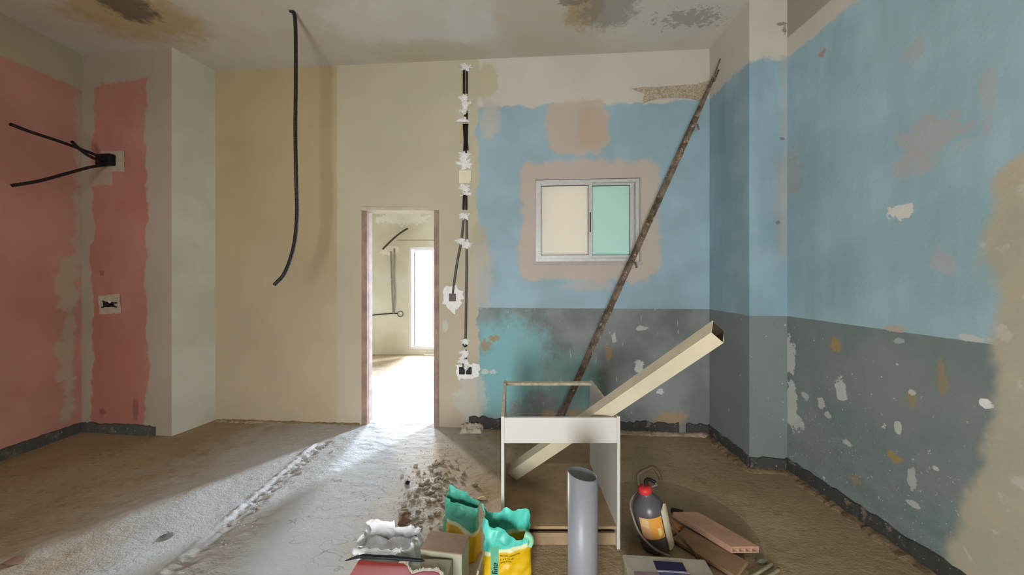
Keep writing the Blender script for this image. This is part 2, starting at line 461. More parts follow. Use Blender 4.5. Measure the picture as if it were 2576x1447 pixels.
def mat_floor():
    m = Mat('dusty_screed_floor', .92, .12)
    x, y = m.X(0), m.X(1)
    c = m.mix(m.ramp(m.noise(1.4, 6, .6), .3, .7), s2l((158, 138, 108)), s2l((174, 156, 128)))
    c = m.mix(m.math('MULTIPLY', m.ramp(m.noise(16, 5, .65), .52, .72), .5), c, s2l((130, 112, 86)))
    # doorway beam's pale bluish light painted into the dusty floor, then rubble dust
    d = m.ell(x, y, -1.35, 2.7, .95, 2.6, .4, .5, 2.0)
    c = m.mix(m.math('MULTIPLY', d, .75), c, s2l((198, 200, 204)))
    d = m.ell(x, y, -.55, 2.2, .35, .6, .5, .4, 3.0)
    c = m.mix(m.math('MULTIPLY', d, .5), c, s2l((198, 182, 164)))
    # round mark left by a mixing tub
    d = m.ell(x, y, .89, 2.0, .43, .43, .03, .03, 9)
    c = m.mix(m.math('MULTIPLY', d, .45), c, s2l((128, 108, 82)))
    d = m.math('SUBTRACT', m.ell(x, y, .89, 2.0, .437, .437, .015, .012, 9), m.ell(x, y, .89, 2.0, .425, .425, .015, .012, 9))
    c = m.mix(m.math('MULTIPLY', d, .3), c, s2l((190, 176, 150)))
    # cracks and dark flecks
    v = m.math('ABSOLUTE', m.math('SUBTRACT', m.noise(2.6, 4, .6, (1, 1.6, 1)), .5))
    c = m.mix(m.math('MULTIPLY', m.ramp(v, .0, .006, 1, 0), m.math('MULTIPLY', m.ramp(m.noise(1.3, 2), .5, .6), .5)), c, s2l((110, 96, 80)))
    c = m.mix(m.math('MULTIPLY', m.ramp(m.noise(55, 3), .70, .74), .6), c, s2l((212, 204, 190)))
    c = m.mix(m.math('MULTIPLY', m.ramp(m.noise(38, 3), .28, .24), .5), c, s2l((112, 96, 78)))
    m.color(c)
    m.bump(m.math('ADD', m.noise(26, 3, .7, (.75, 1.15, 1)), m.math('MULTIPLY', m.noise(95, 2, .6), .4)), .5, .012)
    return m.m

def mat_plain_wall():
    m = Mat('far_room_plaster', .92, .1)
    c = m.mix(m.ramp(m.noise(1.5, 5), .35, .65), s2l((204, 198, 184)), s2l((216, 210, 200)))
    m.color(grime(m, c, .10, 1.6)); m.bump(m.noise(7, 5), .3, .01)
    return m.m
def mat_far():
    m = Mat('far_room_back_plaster', .92, .1)
    s, z = m.X(0), m.X(2)
    c = m.mix(m.ramp(m.noise(1.5, 5), .35, .65), s2l((206, 198, 176)), s2l((216, 210, 196)))
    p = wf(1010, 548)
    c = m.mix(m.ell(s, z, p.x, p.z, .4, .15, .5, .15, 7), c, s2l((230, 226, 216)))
    p, q = wf(1000, 603), wf(1100, 606)
    c = m.mix(m.math('MULTIPLY', m.rect(s, z, p.x, q.x, q.z, p.z, .004, .004), .7), c, s2l((150, 138, 120)))
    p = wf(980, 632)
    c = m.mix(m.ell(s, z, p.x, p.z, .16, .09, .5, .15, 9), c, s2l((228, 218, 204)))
    m.color(grime(m, c, .10, 1.6)); m.bump(m.noise(7, 5), .3, .01)
    return m.m
def mat_return():
    m = Mat('grey_white_plaster_return', .92, .1)
    c = m.mix(m.ramp(m.noise(2, 5), .35, .65), s2l((196, 192, 176)), s2l((206, 204, 192)))
    m.color(grime(m, c, .08, 1.6)); m.bump(m.noise(9, 5), .3, .008)
    return m.m

# ------------------------------------------------------------------ structure
def wall(name, p0, p1, z0, z1, thick, openings, mat, label=None):
    """wall slab whose room face runs p0 -> p1; the body lies to the left of that direction.
    openings: (s0, s1, za, zb) measured along the face from p0"""
    p0 = Vector(p0); p1 = Vector(p1); d = (p1 - p0); L = d.length; d.normalize(); n = Vector((-d.y, d.x)) * thick
    ss = sorted({0.0, L} | {o[0] for o in openings} | {o[1] for o in openings})
    zs = sorted({z0, z1} | {o[2] for o in openings} | {o[3] for o in openings})
    def hole(i, j):
        if i < 0 or j < 0 or i >= len(ss) - 1 or j >= len(zs) - 1: return True
        sm = (ss[i] + ss[i + 1]) / 2; zm = (zs[j] + zs[j + 1]) / 2
        return any(o[0] < sm < o[1] and o[2] < zm < o[3] for o in openings)
    V, idx, Fc = [], {}, []
    def vid(i, j, k):
        if (i, j, k) not in idx:
            q = p0 + d * ss[i] + n * k
            idx[(i, j, k)] = len(V); V.append((q.x, q.y, zs[j]))
        return idx[(i, j, k)]
    for i in range(len(ss) - 1):
        for j in range(len(zs) - 1):
            if hole(i, j): continue
            Fc.append((vid(i, j, 0), vid(i + 1, j, 0), vid(i + 1, j + 1, 0), vid(i, j + 1, 0)))
            Fc.append((vid(i, j, 1), vid(i, j + 1, 1), vid(i + 1, j + 1, 1), vid(i + 1, j, 1)))
            if hole(i - 1, j): Fc.append((vid(i, j, 0), vid(i, j + 1, 0), vid(i, j + 1, 1), vid(i, j, 1)))
            if hole(i + 1, j): Fc.append((vid(i + 1, j, 0), vid(i + 1, j, 1), vid(i + 1, j + 1, 1), vid(i + 1, j + 1, 0)))
            if hole(i, j - 1): Fc.append((vid(i, j, 0), vid(i, j, 1), vid(i + 1, j, 1), vid(i + 1, j, 0)))
            if hole(i, j + 1): Fc.append((vid(i, j + 1, 0), vid(i + 1, j + 1, 0), vid(i + 1, j + 1, 1), vid(i, j + 1, 1)))
    return struct(mesh(name, V, Fc, mat), label)

M_BACK = mat_back(); M_RIGHT = mat_right(); M_FARP = mat_plain_wall(); M_RET = mat_return()
bd = (BR - BL).normalized()
def s_of(x): return (x - BL.x) / bd.x
DX0, DX1, DZ = -1.405, -0.672, 2.025
w0, w1 = wb(1347, 452), wb(1611, 658)
WX0, WX1, WZ0, WZ1 = w0.x, w1.x, w1.z, w0.z
wall('wall_back', BL - bd * .05, BR + bd * .30, 0, CEIL, .12,
     [(s_of(DX0) + .05, s_of(DX1) + .05, -.001, DZ), (s_of(WX0) + .05, s_of(WX1) + .05, WZ0, WZ1)], M_BACK,
     'back wall, beige plaster on the left and blue paint over a grey dado on the right')
wall('wall_left_return', (LB1.x, LB1.y), (BL.x, BL.y + .0), 0, CEIL, .12, [], M_RET, 'narrow pale plaster return beside the pink alcove')
wall('wall_left_back', LB0, LB1, 0, CEIL, .12, [], mat_pink_back(), 'pink alcove wall with a beige plaster edge')
YB = -2.2
wall('wall_left', (-3.80, YB), (XL, 3.20), 0, CEIL, .12, [], mat_pink_left(), 'pink painted left side wall')
wall('wall_right', (XR + .01, 2.56), (XR, YB), 0, CEIL, .12, [], M_RIGHT, 'peeling blue right side wall over a chipped grey dado')
wall('wall_column_side', (1.723, 3.14), (1.705, 2.571), 0, CEIL, .12, [], mat_column(1), 'side of the blue corner column')
wall('wall_column_front', (1.705, 2.571), (1.99, 2.545), 0, CEIL, .12, [], mat_column(0), 'front of the blue corner column')
M_REAR = simple('rear_plaster', (190, 180, 160), .9, .08, 2)
wall('wall_rear', (XR + .12, YB), (-3.92, YB), 0, CEIL, .12, [(XR + .12 + .2, XR + .12 + 1.1, .15, 1.65)], M_REAR, 'plain wall behind the viewer with a shop front opening')
wall('wall_rear_light_block', (-1.18, YB), (-1.18, -1.55), 0, CEIL, .12, [], M_REAR, 'added short partition, unseen behind the viewer, shading the left of the room')  # added out of view to hold the rear daylight off the left side
wall('wall_far', (-3.7, YF), (1.72, YF), 0, CEIL, .16,
     [(3.7 - 1.85, 3.7 - 1.27, .09, 1.93), (3.7 + .45, 3.7 + 1.5, .09, 2.05), (3.7 - 3.42, 3.7 - 2.85, .09, 2.05)], mat_far(), 'pale far wall of the next room with a bright glass door')
wall('wall_far_left', (-3.6, 3.4), (-3.6, YF), 0, CEIL, .12, [], M_FARP, 'left side wall of the next room')
wall('wall_far_right', (1.6, YF), (1.6, 3.2), 0, CEIL, .12, [], M_FARP, 'right side wall of the next room')
wall('wall_far_front', (-2.86, 3.585), (-3.7, 3.65), 0, CEIL, .05, [], M_FARP)

ceil = box('ceiling', (-4.05, YB - .15, CEIL), (2.15, YF + .2, CEIL + .12), mat_ceiling(), bevel=0)
struct(ceil, 'stained whitewashed ceiling')

# floor: one relief mesh, dense where it is seen
def vnoise(x, y, s, seed):
    rs = np.random.RandomState(seed); g = rs.rand(256, 256)
    xi = x * s; yi = y * s
    x0 = np.floor(xi).astype(int); y0 = np.floor(yi).astype(int); fx = xi - x0; fy = yi - y0
    fx = fx * fx * (3 - 2 * fx); fy = fy * fy * (3 - 2 * fy)
    a = g[x0 % 256, y0 % 256]; b = g[(x0 + 1) % 256, y0 % 256]; c = g[x0 % 256, (y0 + 1) % 256]; d = g[(x0 + 1) % 256, (y0 + 1) % 256]
    return (a * (1 - fx) + b * fx) * (1 - fy) + (c * (1 - fx) + d * fx) * fy - .5
def floor_h(x, y):
    h = .010 * vnoise(x, y, 1.7, 1) + .007 * vnoise(x, y, 5.3, 2)
    dust = np.exp(-(((x + 1.15) / .75) ** 2 + ((y - 3.0) / 2.6) ** 2) ** 2)
    rip = vnoise(x * .45 + y * .3, y, 26, 3) + .6 * vnoise(x, y, 45, 4)
    h += dust * .0042 * rip + .0016 * vnoise(x, y, 40, 5)
    # chased and refilled channel running out from the wall
    cx = -1.565 + .012 * vnoise(y, y * 0, 9, 6); t = (x - cx)
    run = 1 / (1 + np.exp((y - 3.02) / .03))
    ch = np.exp(-(t / .045) ** 4)
    h += run * (ch * (-.008 + .022 * vnoise(x, y, 48, 7)) + .013 * np.exp(-((t + .055 + .02 * vnoise(x, y, 30, 14)) / .012) ** 2) * np.clip(.5 + 2.2 * vnoise(x, y, 34, 8), 0, 1.3))
    # heap of crumbled rubble beside the sacks
    rb = np.exp(-(((x + .52) / .17) ** 2 + ((y - 2.15) / .42) ** 2))
    h += rb * (.006 + .012 * vnoise(x, y, 20, 9) + .012 * vnoise(x, y, 55, 10))
    return h
xs = np.concatenate([np.arange(-3.95, -2.6, .03), np.arange(-2.6, .2, .0125), np.arange(.2, 2.02, .025)])
ys = np.concatenate([np.arange(YB - .1, 1.2, .12), np.arange(1.2, 3.5, .0125), np.arange(3.5, 6.42, .025)])
gx, gy = np.meshgrid(xs, ys, indexing='ij'); gh = floor_h(gx, gy)
nx, ny = gx.shape
fv = np.stack([gx.ravel(), gy.ravel(), gh.ravel()], 1)
ii = (np.arange(nx - 1)[:, None] * ny + np.arange(ny - 1)[None, :]).ravel()
ff = np.stack([ii, ii + ny, ii + ny + 1, ii + 1], 1)
me = bpy.data.meshes.new('floor')
me.vertices.add(len(fv)); me.vertices.foreach_set('co', fv.ravel().astype(np.float32))
me.loops.add(ff.size); me.loops.foreach_set('vertex_index', ff.ravel().astype(np.int32))
me.polygons.add(len(ff)); me.polygons.foreach_set('loop_start', np.arange(0, ff.size, 4, dtype=np.int32)); me.polygons.foreach_set('loop_total', np.full(len(ff), 4, np.int32))
me.polygons.foreach_set('use_smooth', np.ones(len(ff), bool))
me.update(calc_edges=True); me.validate()
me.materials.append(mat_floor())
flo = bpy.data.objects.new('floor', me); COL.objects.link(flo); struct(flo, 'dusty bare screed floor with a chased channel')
def fh(x, y): return float(floor_h(np.array([x]), np.array([y]))[0])

# ------------------------------------------------------------------ skirting
def skirting(name, p0, p1, ztop, th, mat, jag=.01, gaps=(), step=.03, lowcut=0.0, seed=1, label=None):
    """skirting strip along a wall foot, its top edge broken; room lies to the right of p0->p1"""
    rs = random.Random(seed)
    p0 = Vector(p0); p1 = Vector(p1); L = (p1 - p0).length; d = (p1 - p0).normalized(); n = Vector((d.y, -d.x))
    V, Fc = [], []; k = int(L / step) + 1; prev = False
    for i in range(k + 1):
        s = min(L, i * step); t = s / L
        g = any(a <= t <= b for a, b in gaps)
        zt = ztop + jag * (rs.random() - .5) * 2 + (jag * 1.5 * mnoise.noise(Vector((s * 6, seed, 0))))
        zb = -.02
        if g: prev = False; continue
        q = p0 + d * s; th2 = th * (.85 + .3 * rs.random())
        f = q + n * th2
        b = len(V)
        V += [(q.x, q.y, zb), (f.x, f.y, zb), (f.x, f.y, zt - .004), (q.x, q.y, zt)]
        if prev:
            a = b - 4
            for m_ in range(4): Fc.append((a + m_, b + m_, b + (m_ + 1) % 4, a + (m_ + 1) % 4))
        else: Fc.append((b, b + 1, b + 2, b + 3))
        if i == k or any(a <= min(1, (i + 1) * step / L) <= bb for a, bb in gaps): Fc.append((b + 3, b + 2, b + 1, b))
        prev = True
    bm = bmesh.new(); me = bpy.data.meshes.new('t'); me.from_pydata(V, [], Fc); bm.from_mesh(me); bpy.data.meshes.remove(me)
    return struct(from_bm(name, bm, mat), label)
def mat_skirt(name, base, worn, amt):
    m = Mat(name, .7, .3)
    c = m.mix(m.ramp(m.noise(9, 5, .65), amt, amt + .08), s2l(base), s2l(worn))
    c = m.mix(m.math('MULTIPLY', m.ramp(m.noise(60, 3), .66, .7), .8), c, s2l((176, 170, 160)))
    m.color(c); m.bump(m.noise(30, 5), .4, .01)
    return m.m
M_SKL = mat_skirt('grey_skirting', (84, 84, 80), (112, 104, 92), .56)
M_SKR = mat_skirt('black_skirting', (70, 68, 65), (126, 112, 100), .57)
skirting('baseboard_left', (-3.80, YB), (XL, 3.19), .085, .016, M_SKL, .004, seed=3, label='dark grey skirting along the pink left wall')
e = wl(392, 1080)
skirting('baseboard_left_back', LB0, (e.x, e.y), .085, .016, M_SKL, .007, seed=4, label='dark grey skirting under the pink alcove, broken off at its end')
a = wb(1180, 1060)
skirting('baseboard_back', (a.x, a.y), (1.723, 3.12), .10, .012, M_SKR, .012, gaps=((.885, .905),), seed=5, label='broken black skirting at the foot of the blue back wall')
skirting('baseboard_column_side', (1.723, 3.12), (1.705, 2.571), .095, .012, M_SKR, .006, seed=6)
skirting('baseboard_column_front', (1.705, 2.571), (1.955, 2.546), .09, .012, M_SKR, .006, seed=8)
skirting('baseboard_right', (1.958, 2.55), (XR, YB), .095, .012, M_SKR, .007, seed=9, label='worn black skirting along the blue right wall')
def fillet(name, pts, w, hgt, mat, seed, label=None):
    rs = random.Random(seed); V, Fc = [], []
    pp = resample([Vector((p[0], p[1], 0)) for p in pts], .02)
    for i, q in enumerate(pp):
        d = (pp[min(i + 1, len(pp) - 1)] - pp[max(i - 1, 0)]).normalized(); n = Vector((d.y, -d.x, 0))
        k = .75 + .5 * mnoise.noise(q * 7 + Vector((seed, 0, 0))) + .35 * rs.random()
        b = len(V)
        for a_, z_ in ((0, -.02), (0, hgt * k), (w * .55 * k, hgt * .8 * k), (w * (.85 + .3 * rs.random()) * k, hgt * .35), (w * k * 1.05, -.02)):
            V.append(q + n * a_ + Vector((0, 0, z_)))
        if i:
            a2 = b - 5
            for m_ in range(5): Fc.append((a2 + m_, b + m_, b + (m_ + 1) % 5, a2 + (m_ + 1) % 5))
    Fc.append(tuple(range(5))); Fc.append(tuple(range(len(V) - 1, len(V) - 6, -1)))
    bm = bmesh.new(); me = bpy.data.meshes.new('t'); me.from_pydata(V, [], Fc); bm.from_mesh(me); bpy.data.meshes.remove(me)
    return struct(from_bm(name, bm, mat), label)
M_MORT = simple('dirty_mortar', (136, 116, 90), .95, .4, 24, .8, .1)
fillet('trim_1', [(1.71, 3.10), (1.693, 2.56), (1.945, 2.534), (XR - .012, YB)], .048, .018, M_MORT, 2, 'crumbling mortar fillet at the foot of the right wall')
fillet('trim_2', [(.55, back_y(.55) - .01), (1.70, back_y(1.70) - .01)], .035, .022, simple('pale_mortar', (176, 156, 132), .95, .3, 24, .7, .1), 3, 'pale mortar lip under the back skirting')
fillet('trim_3', [(BL.x + .02, BL.y), (DX0 - .02, back_y(DX0 - .02))], .04, .014, simple('dusty_mortar', (158, 140, 112), .95, .3, 24, .7, .1), 4, 'dusty mortar line at the foot of the beige wall')

# ------------------------------------------------------------------ doorway frame
M_JAMB = simple('worn_door_lining', (156, 130, 114), .75, .25, 9, .3)
M_JAMBW = simple('pale_door_lining', (178, 158, 156), .7, .2, 9, .2)  # paler, pinker tone for the rear strip of the left lining
d1 = empty('door_1', (DX0, back_y(DX0), 0)); struct(d1, 'bare narrow doorway with a worn reddish brown lining')
def child_box(name, lo, hi, mat, parent, bevel=.002):
    o = box(name, lo, hi, mat, parent, bevel); o.matrix_parent_inverse = Matrix.Translation(-parent.location); return o
yl = back_y(DX0); yr = back_y(DX1)
child_box('door_jamb', (DX0, yl - .008, 0), (DX0 + .05, yl + .045, DZ - .03), M_JAMB, d1)
child_box('door_jamb', (DX0, yl + .045, 0), (DX0 + .05, yl + .125, DZ - .03), M_JAMBW, d1)
child_box('door_jamb', (DX1 - .045, yr - .008, 0), (DX1, yr + .125, DZ - .03), M_JAMB, d1)
child_box('door_head', (DX0, yr - .004, DZ - .03), (DX1, yl + .125, DZ), simple('plastered_head', (196, 184, 160), .9, .1, 8, .2), d1)

# ------------------------------------------------------------------ sliding window
M_ALU = simple('brushed_aluminium', (196, 194, 192), .45, .06, 30, 0, .5, .15)
M_GASK = simple('window_gasket', (40, 38, 36), .6, .1, 20)
def glass_frost(name, rgb, k):
    m = Mat(name, .35, .5)
    nd = m.nodes; tr = nd.new('ShaderNodeBsdfTranslucent'); mx = nd.new('ShaderNodeMixShader'); 
    m.put(tr.inputs['Color'], s2l(rgb) + (1,)); m.color(s2l((150, 160, 156)))
    mx.inputs[0].default_value = k
    m.link(m.b.outputs[0], mx.inputs[1]); m.link(tr.outputs[0], mx.inputs[2]); m.link(mx.outputs[0], m.out.inputs['Surface'])
    m.bump(m.noise(160, 3), .15, .002)
    return m.m
win = empty('window_1', (WX0, back_y(WX0), WZ0)); struct(win, 'small aluminium sliding window with two frosted panes')
WM = Matrix.Translation((WX0, back_y(WX0), WZ0)) @ Matrix.Rotation(math.atan2(bd.y, bd.x), 4, 'Z')
WW = (WX1 - WX0) / bd.x; WH = WZ1 - WZ0
def wbars(name, x0, x1, z0, z1, y0, y1, t, mat, parent, tb=None):
    """rectangular frame with members of width t (tb at top and bottom)"""
    tb = tb or t
    bm = bmesh.new()
    for lo, hi in (((x0, y0, z0), (x0 + t, y1, z1)), ((x1 - t, y0, z0), (x1, y1, z1)), ((x0 + t, y0, z0), (x1 - t, y1, z0 + tb)), ((x0 + t, y0, z1 - tb), (x1 - t, y1, z1))):
        bm_box(bm, lo, hi, .0015)
    o = from_bm(name, bm, mat, parent); return o
win.matrix_world = WM
wbars('window_frame', .001, WW - .001, .001, WH - .001, .022, .10, .03, M_ALU, win)
wbars('window_track', WW - .062, WW - .03, .03, WH - .03, .05, .10, .008, M_ALU, win)
box('window_trim', (-.012, -.004, -.03), (WW + .02, .004, -.004), simple('painted_trim', (176, 170, 164), .8, .1, 20), win)
px = WW / 264.0
sx0, sx1, sx2 = .018, 145 * px, 252 * px
sl = wbars('sash', sx0, sx1, .022, WH - .012, .026, .048, .032, M_ALU, win, .038)
gl = wbars('gasket', sx0 + .03, sx1 - .03, .058, WH - .048, .030, .045, .006, M_GASK, sl)
box('pane', (sx0 + .034, .036, .062), (sx1 - .034, .040, WH - .052), glass_frost('frosted_glass', (238, 232, 224), .93), sl, 0)
box('handle', (sx1 - .022, .020, WH * .36), (sx1 - .011, .027, WH * .60), simple('dark_handle', (52, 40, 38), .5, .1, 20), sl)
sr = wbars('sash', sx1 - .03, sx2, .022, WH - .012, .055, .077, .032, M_ALU, win, .038)
gr = wbars('gasket', sx1 - .0, sx2 - .03, .058, WH - .048, .059, .074, .006, M_GASK, sr)
box('pane', (sx1 + .002, .064, .062), (sx2 - .034, .068, WH - .052), glass_frost('mint_frosted_glass', (208, 230, 224), .93), sr, 0)

# ------------------------------------------------------------------ glazed openings of the far room
M_WFR = simple('white_door_frame', (226, 224, 228), .6, .04, 20)
def clear_glass():
    m = Mat('clear_glass', .05, .5)
    nd = m.nodes; tr = nd.new('ShaderNodeBsdfTransparent'); gl = nd.new('ShaderNodeBsdfGlossy'); mx = nd.new('ShaderNodeMixShader')
    gl.inputs['Roughness'].default_value = .05; mx.inputs[0].default_value = .06
    m.link(tr.outputs[0], mx.inputs[1]); m.link(gl.outputs[0], mx.inputs[2]); m.link(mx.outputs[0], m.out.inputs['Surface'])
    m.nodes.remove(m.b)
    return m.m
M_GLASS = clear_glass()
def far_opening(name, x0, x1, z0, z1, label, stile=None):
    r = empty(name, (x0, YF + .02, z0)); struct(r, label)
    w, h = x1 - x0, z1 - z0
    wbars('frame', 0.001, w - .001, 0.001, h - .001, .0, .06, .045, M_WFR, r)
    if stile: 
        wbars('door_leaf', stile[0], stile[1], .045, h - .045, .012, .05, .02, M_WFR, r)
        box('gasket', (stile[0] - .004, .008, .06), (stile[0] + .006, .014, h - .1), simple('grey_gasket', (150, 146, 148), .6, .1, 30), r, 0)
    box('pane', (.04, .03, .04), (w - .04, .034, h - .04), M_GLASS, r, 0)
    return r
far_opening('door_2', -1.85, -1.27, .09, 1.93, 'bright glazed door in the far wall of the next room', (.09, .44))
far_opening('window_2', .45, 1.5, .09, 2.05, 'tall window of the next room, right of its door')
far_opening('window_3', -3.42, -2.85, .09, 2.05, 'tall window of the next room, left of its door')

# ------------------------------------------------------------------ object materials
M_BLK = simple('black_corrugated_plastic', (34, 30, 30), .45, .2, 30)
M_DARKBOX = simple('black_box_plastic', (20, 19, 20), .5, .2, 30)
M_GREYC = simple('grey_conduit', (92, 88, 84), .5, .15, 30)
M_PLAS = simple('white_plaster_dab', (236, 234, 230), .9, .06, 40, .5, .1)
M_PLASB = simple('beige_plaster_patch', (186, 172, 152), .9, .1, 20, .3, .1)
M_WIREY = simple('yellow_strip', (206, 190, 120), .6, .1, 20)

def set_world(o, parent):
    """o's mesh is written in world coordinates: keep it there under parent"""
    o.parent = parent
    o.matrix_parent_inverse = (Matrix.Translation(parent.location) @ parent.rotation_euler.to_matrix().to_4x4()).inverted()
    return o

# --- hanging black conduit
pts = [P(u, v, 2.68) for u, v in ((730, 26), (739, 32), (743, 60), (744, 120), (744, 220), (743, 330), (745, 450), (747, 540), (739, 620), (717, 685), (690, 717))]
pts[0].z = CEIL + .004
o = tube('hanging_conduit', pts, .0138, M_BLK, seg=12, step=.006, hollow=.02, rib=.12)
tag(o, 'long black corrugated conduit hanging down from a hole in the ceiling', 'conduit')

# --- wall box with three conduits in the pink alcove
wbx = empty('wiring_box', wl(275, 405))
tag(wbx, 'black wiring box in the pink wall with three black conduits sticking out', 'wiring box')
def plate(name, fn, corners, th, mat, parent, jag=0.0, seed=0, n=6):
    """flat patch lying on a wall face, its outline given in photograph pixels"""
    rs = random.Random(seed); out = []
    for (a, b), (c, d) in zip(corners, corners[1:] + corners[:1]):
        for k in range(n):
            t = k / n; out.append((a + (c - a) * t + (rs.random() - .5) * 2 * jag, b + (d - b) * t + (rs.random() - .5) * 2 * jag))
    A = [fn(u, v, th) for u, v in out]; B = [fn(u, v, -.002) for u, v in out]; m = len(A)
    cx = sum(u for u, v in out) / m; cy = sum(v for u, v in out) / m
    V = A + B + [fn(cx, cy, th * 1.15)]
    Fc = [(i, (i + 1) % m, 2 * m) for i in range(m)] + [(i, m + i, m + (i + 1) % m, (i + 1) % m) for i in range(m)]
    bm = bmesh.new(); me = bpy.data.meshes.new('t'); me.from_pydata([tuple(v) for v in V], [], Fc); bm.from_mesh(me); bpy.data.meshes.remove(me)
    bm.faces.new([v for v in list(bm.verts)[m:2 * m]]) if False else None
    o = from_bm(name, bm, mat)
    return set_world(o, parent) if parent else o
plate('plaster_surround', wl, [(247, 382), (312, 380), (314, 432), (250, 434)], .006, M_PLASB, wbx, 1.5, 2)
c = wl(275, 405); ang = math.atan2(KL, 1)
MB = Matrix.Translation(c) @ Matrix.Rotation(ang, 4, 'Z')
bm = bmesh.new(); bm_box(bm, (-.075, -.055, -.05), (.075, .003, .05), .012, MB)
set_world(from_bm('box_body', bm, M_DARKBOX), wbx)
def cdt(pts_, r=.0125): set_world(tube('conduit', pts_, r, M_BLK, seg=10, step=.008, hollow=.015, rib=.1), wbx)
b0 = wl(262, 398, .04); b1 = wl(258, 408, .045); b2 = wl(265, 416, .045)
cdt([b0, P(210, 378, 2.98), P(150, 356, 2.80), P(80, 333, 2.62), P(27, 313, 2.50)])
cdt([b1, P(225, 393, 3.0), P(200, 375, 2.93), P(181, 356, 2.86)])
cdt([b2, P(230, 420, 3.0), P(170, 436, 2.83), P(100, 455, 2.64), P(30, 467, 2.50)])

# --- open socket box lower in the pink alcove
sb = empty('socket_box', wl(275, 765)); tag(sb, 'open socket box with cut black wires in a beige plaster square', 'socket box')
plate('plaster_surround', wl, [(247, 743), (302, 740), (304, 788), (250, 790)], .006, M_PLASB, sb, 1.5, 5)
bm = bmesh.new(); MB = Matrix.Translation(wl(275, 766)) @ Matrix.Rotation(ang, 4, 'Z')
bm_box(bm, (-.055, -.008, -.022), (.055, .02, .022), .004, MB); set_world(from_bm('box_opening', bm, M_DARKBOX), sb)
for (u0, v0, u1, v1) in ((258, 758, 275, 767), (256, 774, 274, 766), (276, 764, 294, 762), (278, 768, 293, 773)):
    set_world(tube('wire', [wl(u0, v0, .012), wl((u0 + u1) / 2, (v0 + v1) / 2, .02), wl(u1, v1, .012)], .006, M_BLK, seg=6, smooth_n=4), sb)
box_w = simple('chipped_plaster', (222, 216, 206), .9, .08, 40)
plate('plaster_crumb', wl, [(271, 757), (281, 757), (278, 763), (273, 763)], .014, box_w, sb, 1, 6, 2)

# --- electrical chase between the beige and the blue paint
chz = empty('wiring_chase', wb(1170, 560)); tag(chz, 'vertical run of black conduits dabbed to the wall with white plaster, beside the blue paint', 'wiring')
def wtube(name, pts_, r, mat, parent=None, fn=wb, off=.006):
    return set_world(tube(name, [fn(u, v, off) for u, v in pts_], r, mat, seg=10, smooth_n=5), parent or chz)
R1 = .0105
for pts_, r, mt in (([(1167, 176), (1167, 236)], .010, M_BLK), ([(1174, 178), (1174, 240)], .010, M_BLK), ([(1169, 246), (1170, 300)], R1, M_BLK), ([(1175, 270), (1174, 300)], R1, M_BLK),
                 ([(1166, 312), (1168, 350), (1167, 384)], .008, M_BLK), ([(1171, 312), (1171, 350), (1172, 386)], .009, M_BLK), ([(1176, 312), (1175, 350), (1177, 378)], .008, M_BLK),
                 ([(1167, 488), (1166, 528)], R1, M_BLK), ([(1173, 488), (1173, 528)], R1, M_BLK),
                 ([(1166, 550), (1161, 604), (1152, 650), (1144, 700), (1139, 742)], .0115, M_GREYC), ([(1174, 550), (1174, 640), (1173, 740), (1171, 868)], .0115, M_GREYC),
                 ([(1165, 866), (1170, 872), (1176, 866)], .009, M_BLK), ([(1166, 880), (1165, 925)], .008, M_GREYC), ([(1172, 880), (1174, 925)], .008, M_BLK)):
    wtube('conduit', pts_, r, mt)
wtube('filler_strip', [(1161, 186), (1161, 240)], .005, M_WIREY); wtube('filler_strip', [(1161, 318), (1160, 360)], .005, M_WIREY)
def dab(fn, u, v, du, dv, h, parent, seed, spike=.35, mat=None):
    rs = random.Random(seed); n = 22
    rr = [1 + spike * (rs.random() - .5) * 2 for _ in range(n)]
    V, Fc = [], []
    for f_, hh in ((1.0, -.002), (.86, h * .55), (.5, h * .95)):
        for k in range(n):
            a = 2 * math.pi * k / n; r = rr[k] if f_ > .6 else 1
            q = fn(u + du * f_ * r * math.cos(a), v + dv * f_ * r * math.sin(a), hh * (.8 + .4 * rs.random()) if hh > 0 else hh); V.append(q)
    V.append(fn(u, v, h))
    for j in range(2):
        for k in range(n): Fc.append((j * n + k, j * n + (k + 1) % n, (j + 1) * n + (k + 1) % n, (j + 1) * n + k))
    for k in range(n): Fc.append((2 * n + k, 2 * n + (k + 1) % n, 3 * n))
    o = mesh('plaster_dab', V, Fc, mat or M_PLAS)
    return set_world(o, parent)
for i, (u, v, du, dv, h) in enumerate(((1172, 169, 18, 10, .03), (1168, 244, 14, 9, .03), (1170, 262, 16, 14, .034), (1166, 280, 13, 9, .03), (1166, 303, 17, 9, .034), (1168, 392, 16, 12, .02), (1169, 412, 19, 16, .022),
                                       (1170, 474, 16, 12, .03), (1176, 487, 17, 6, .022), (1170, 544, 15, 12, .032), (1157, 607, 12, 9, .03), (1176, 615, 15, 11, .032), (1170, 858, 13, 10, .032), (1168, 888, 11, 12, .028),
                                       (1163, 907, 10, 9, .026), (1175, 914, 8, 10, .026))):
    dab(wb, u, v, du, dv, h, chz, 40 + i, .4)
CH_ANG = math.atan2(KB, 1)
bm = bmesh.new(); bm_box(bm, (-.057, -.022, -.058), (.057, .01, .058), .004, Matrix.Translation(wb(1171, 446)) @ Matrix.Rotation(CH_ANG, 4, 'Z'))
cv = set_world(from_bm('box_cover', bm, simple('ivory_cover', (226, 220, 188), .5, .05, 10)), chz); cv['label'] = 'square ivory junction box cover'
p = wb(1183, 457, .023); bm = bmesh.new(); bmesh.ops.create_uvsphere(bm, u_segments=8, v_segments=5, radius=.004, matrix=Matrix.Translation(p)); set_world(from_bm('screw', bm, M_GREYC), chz)
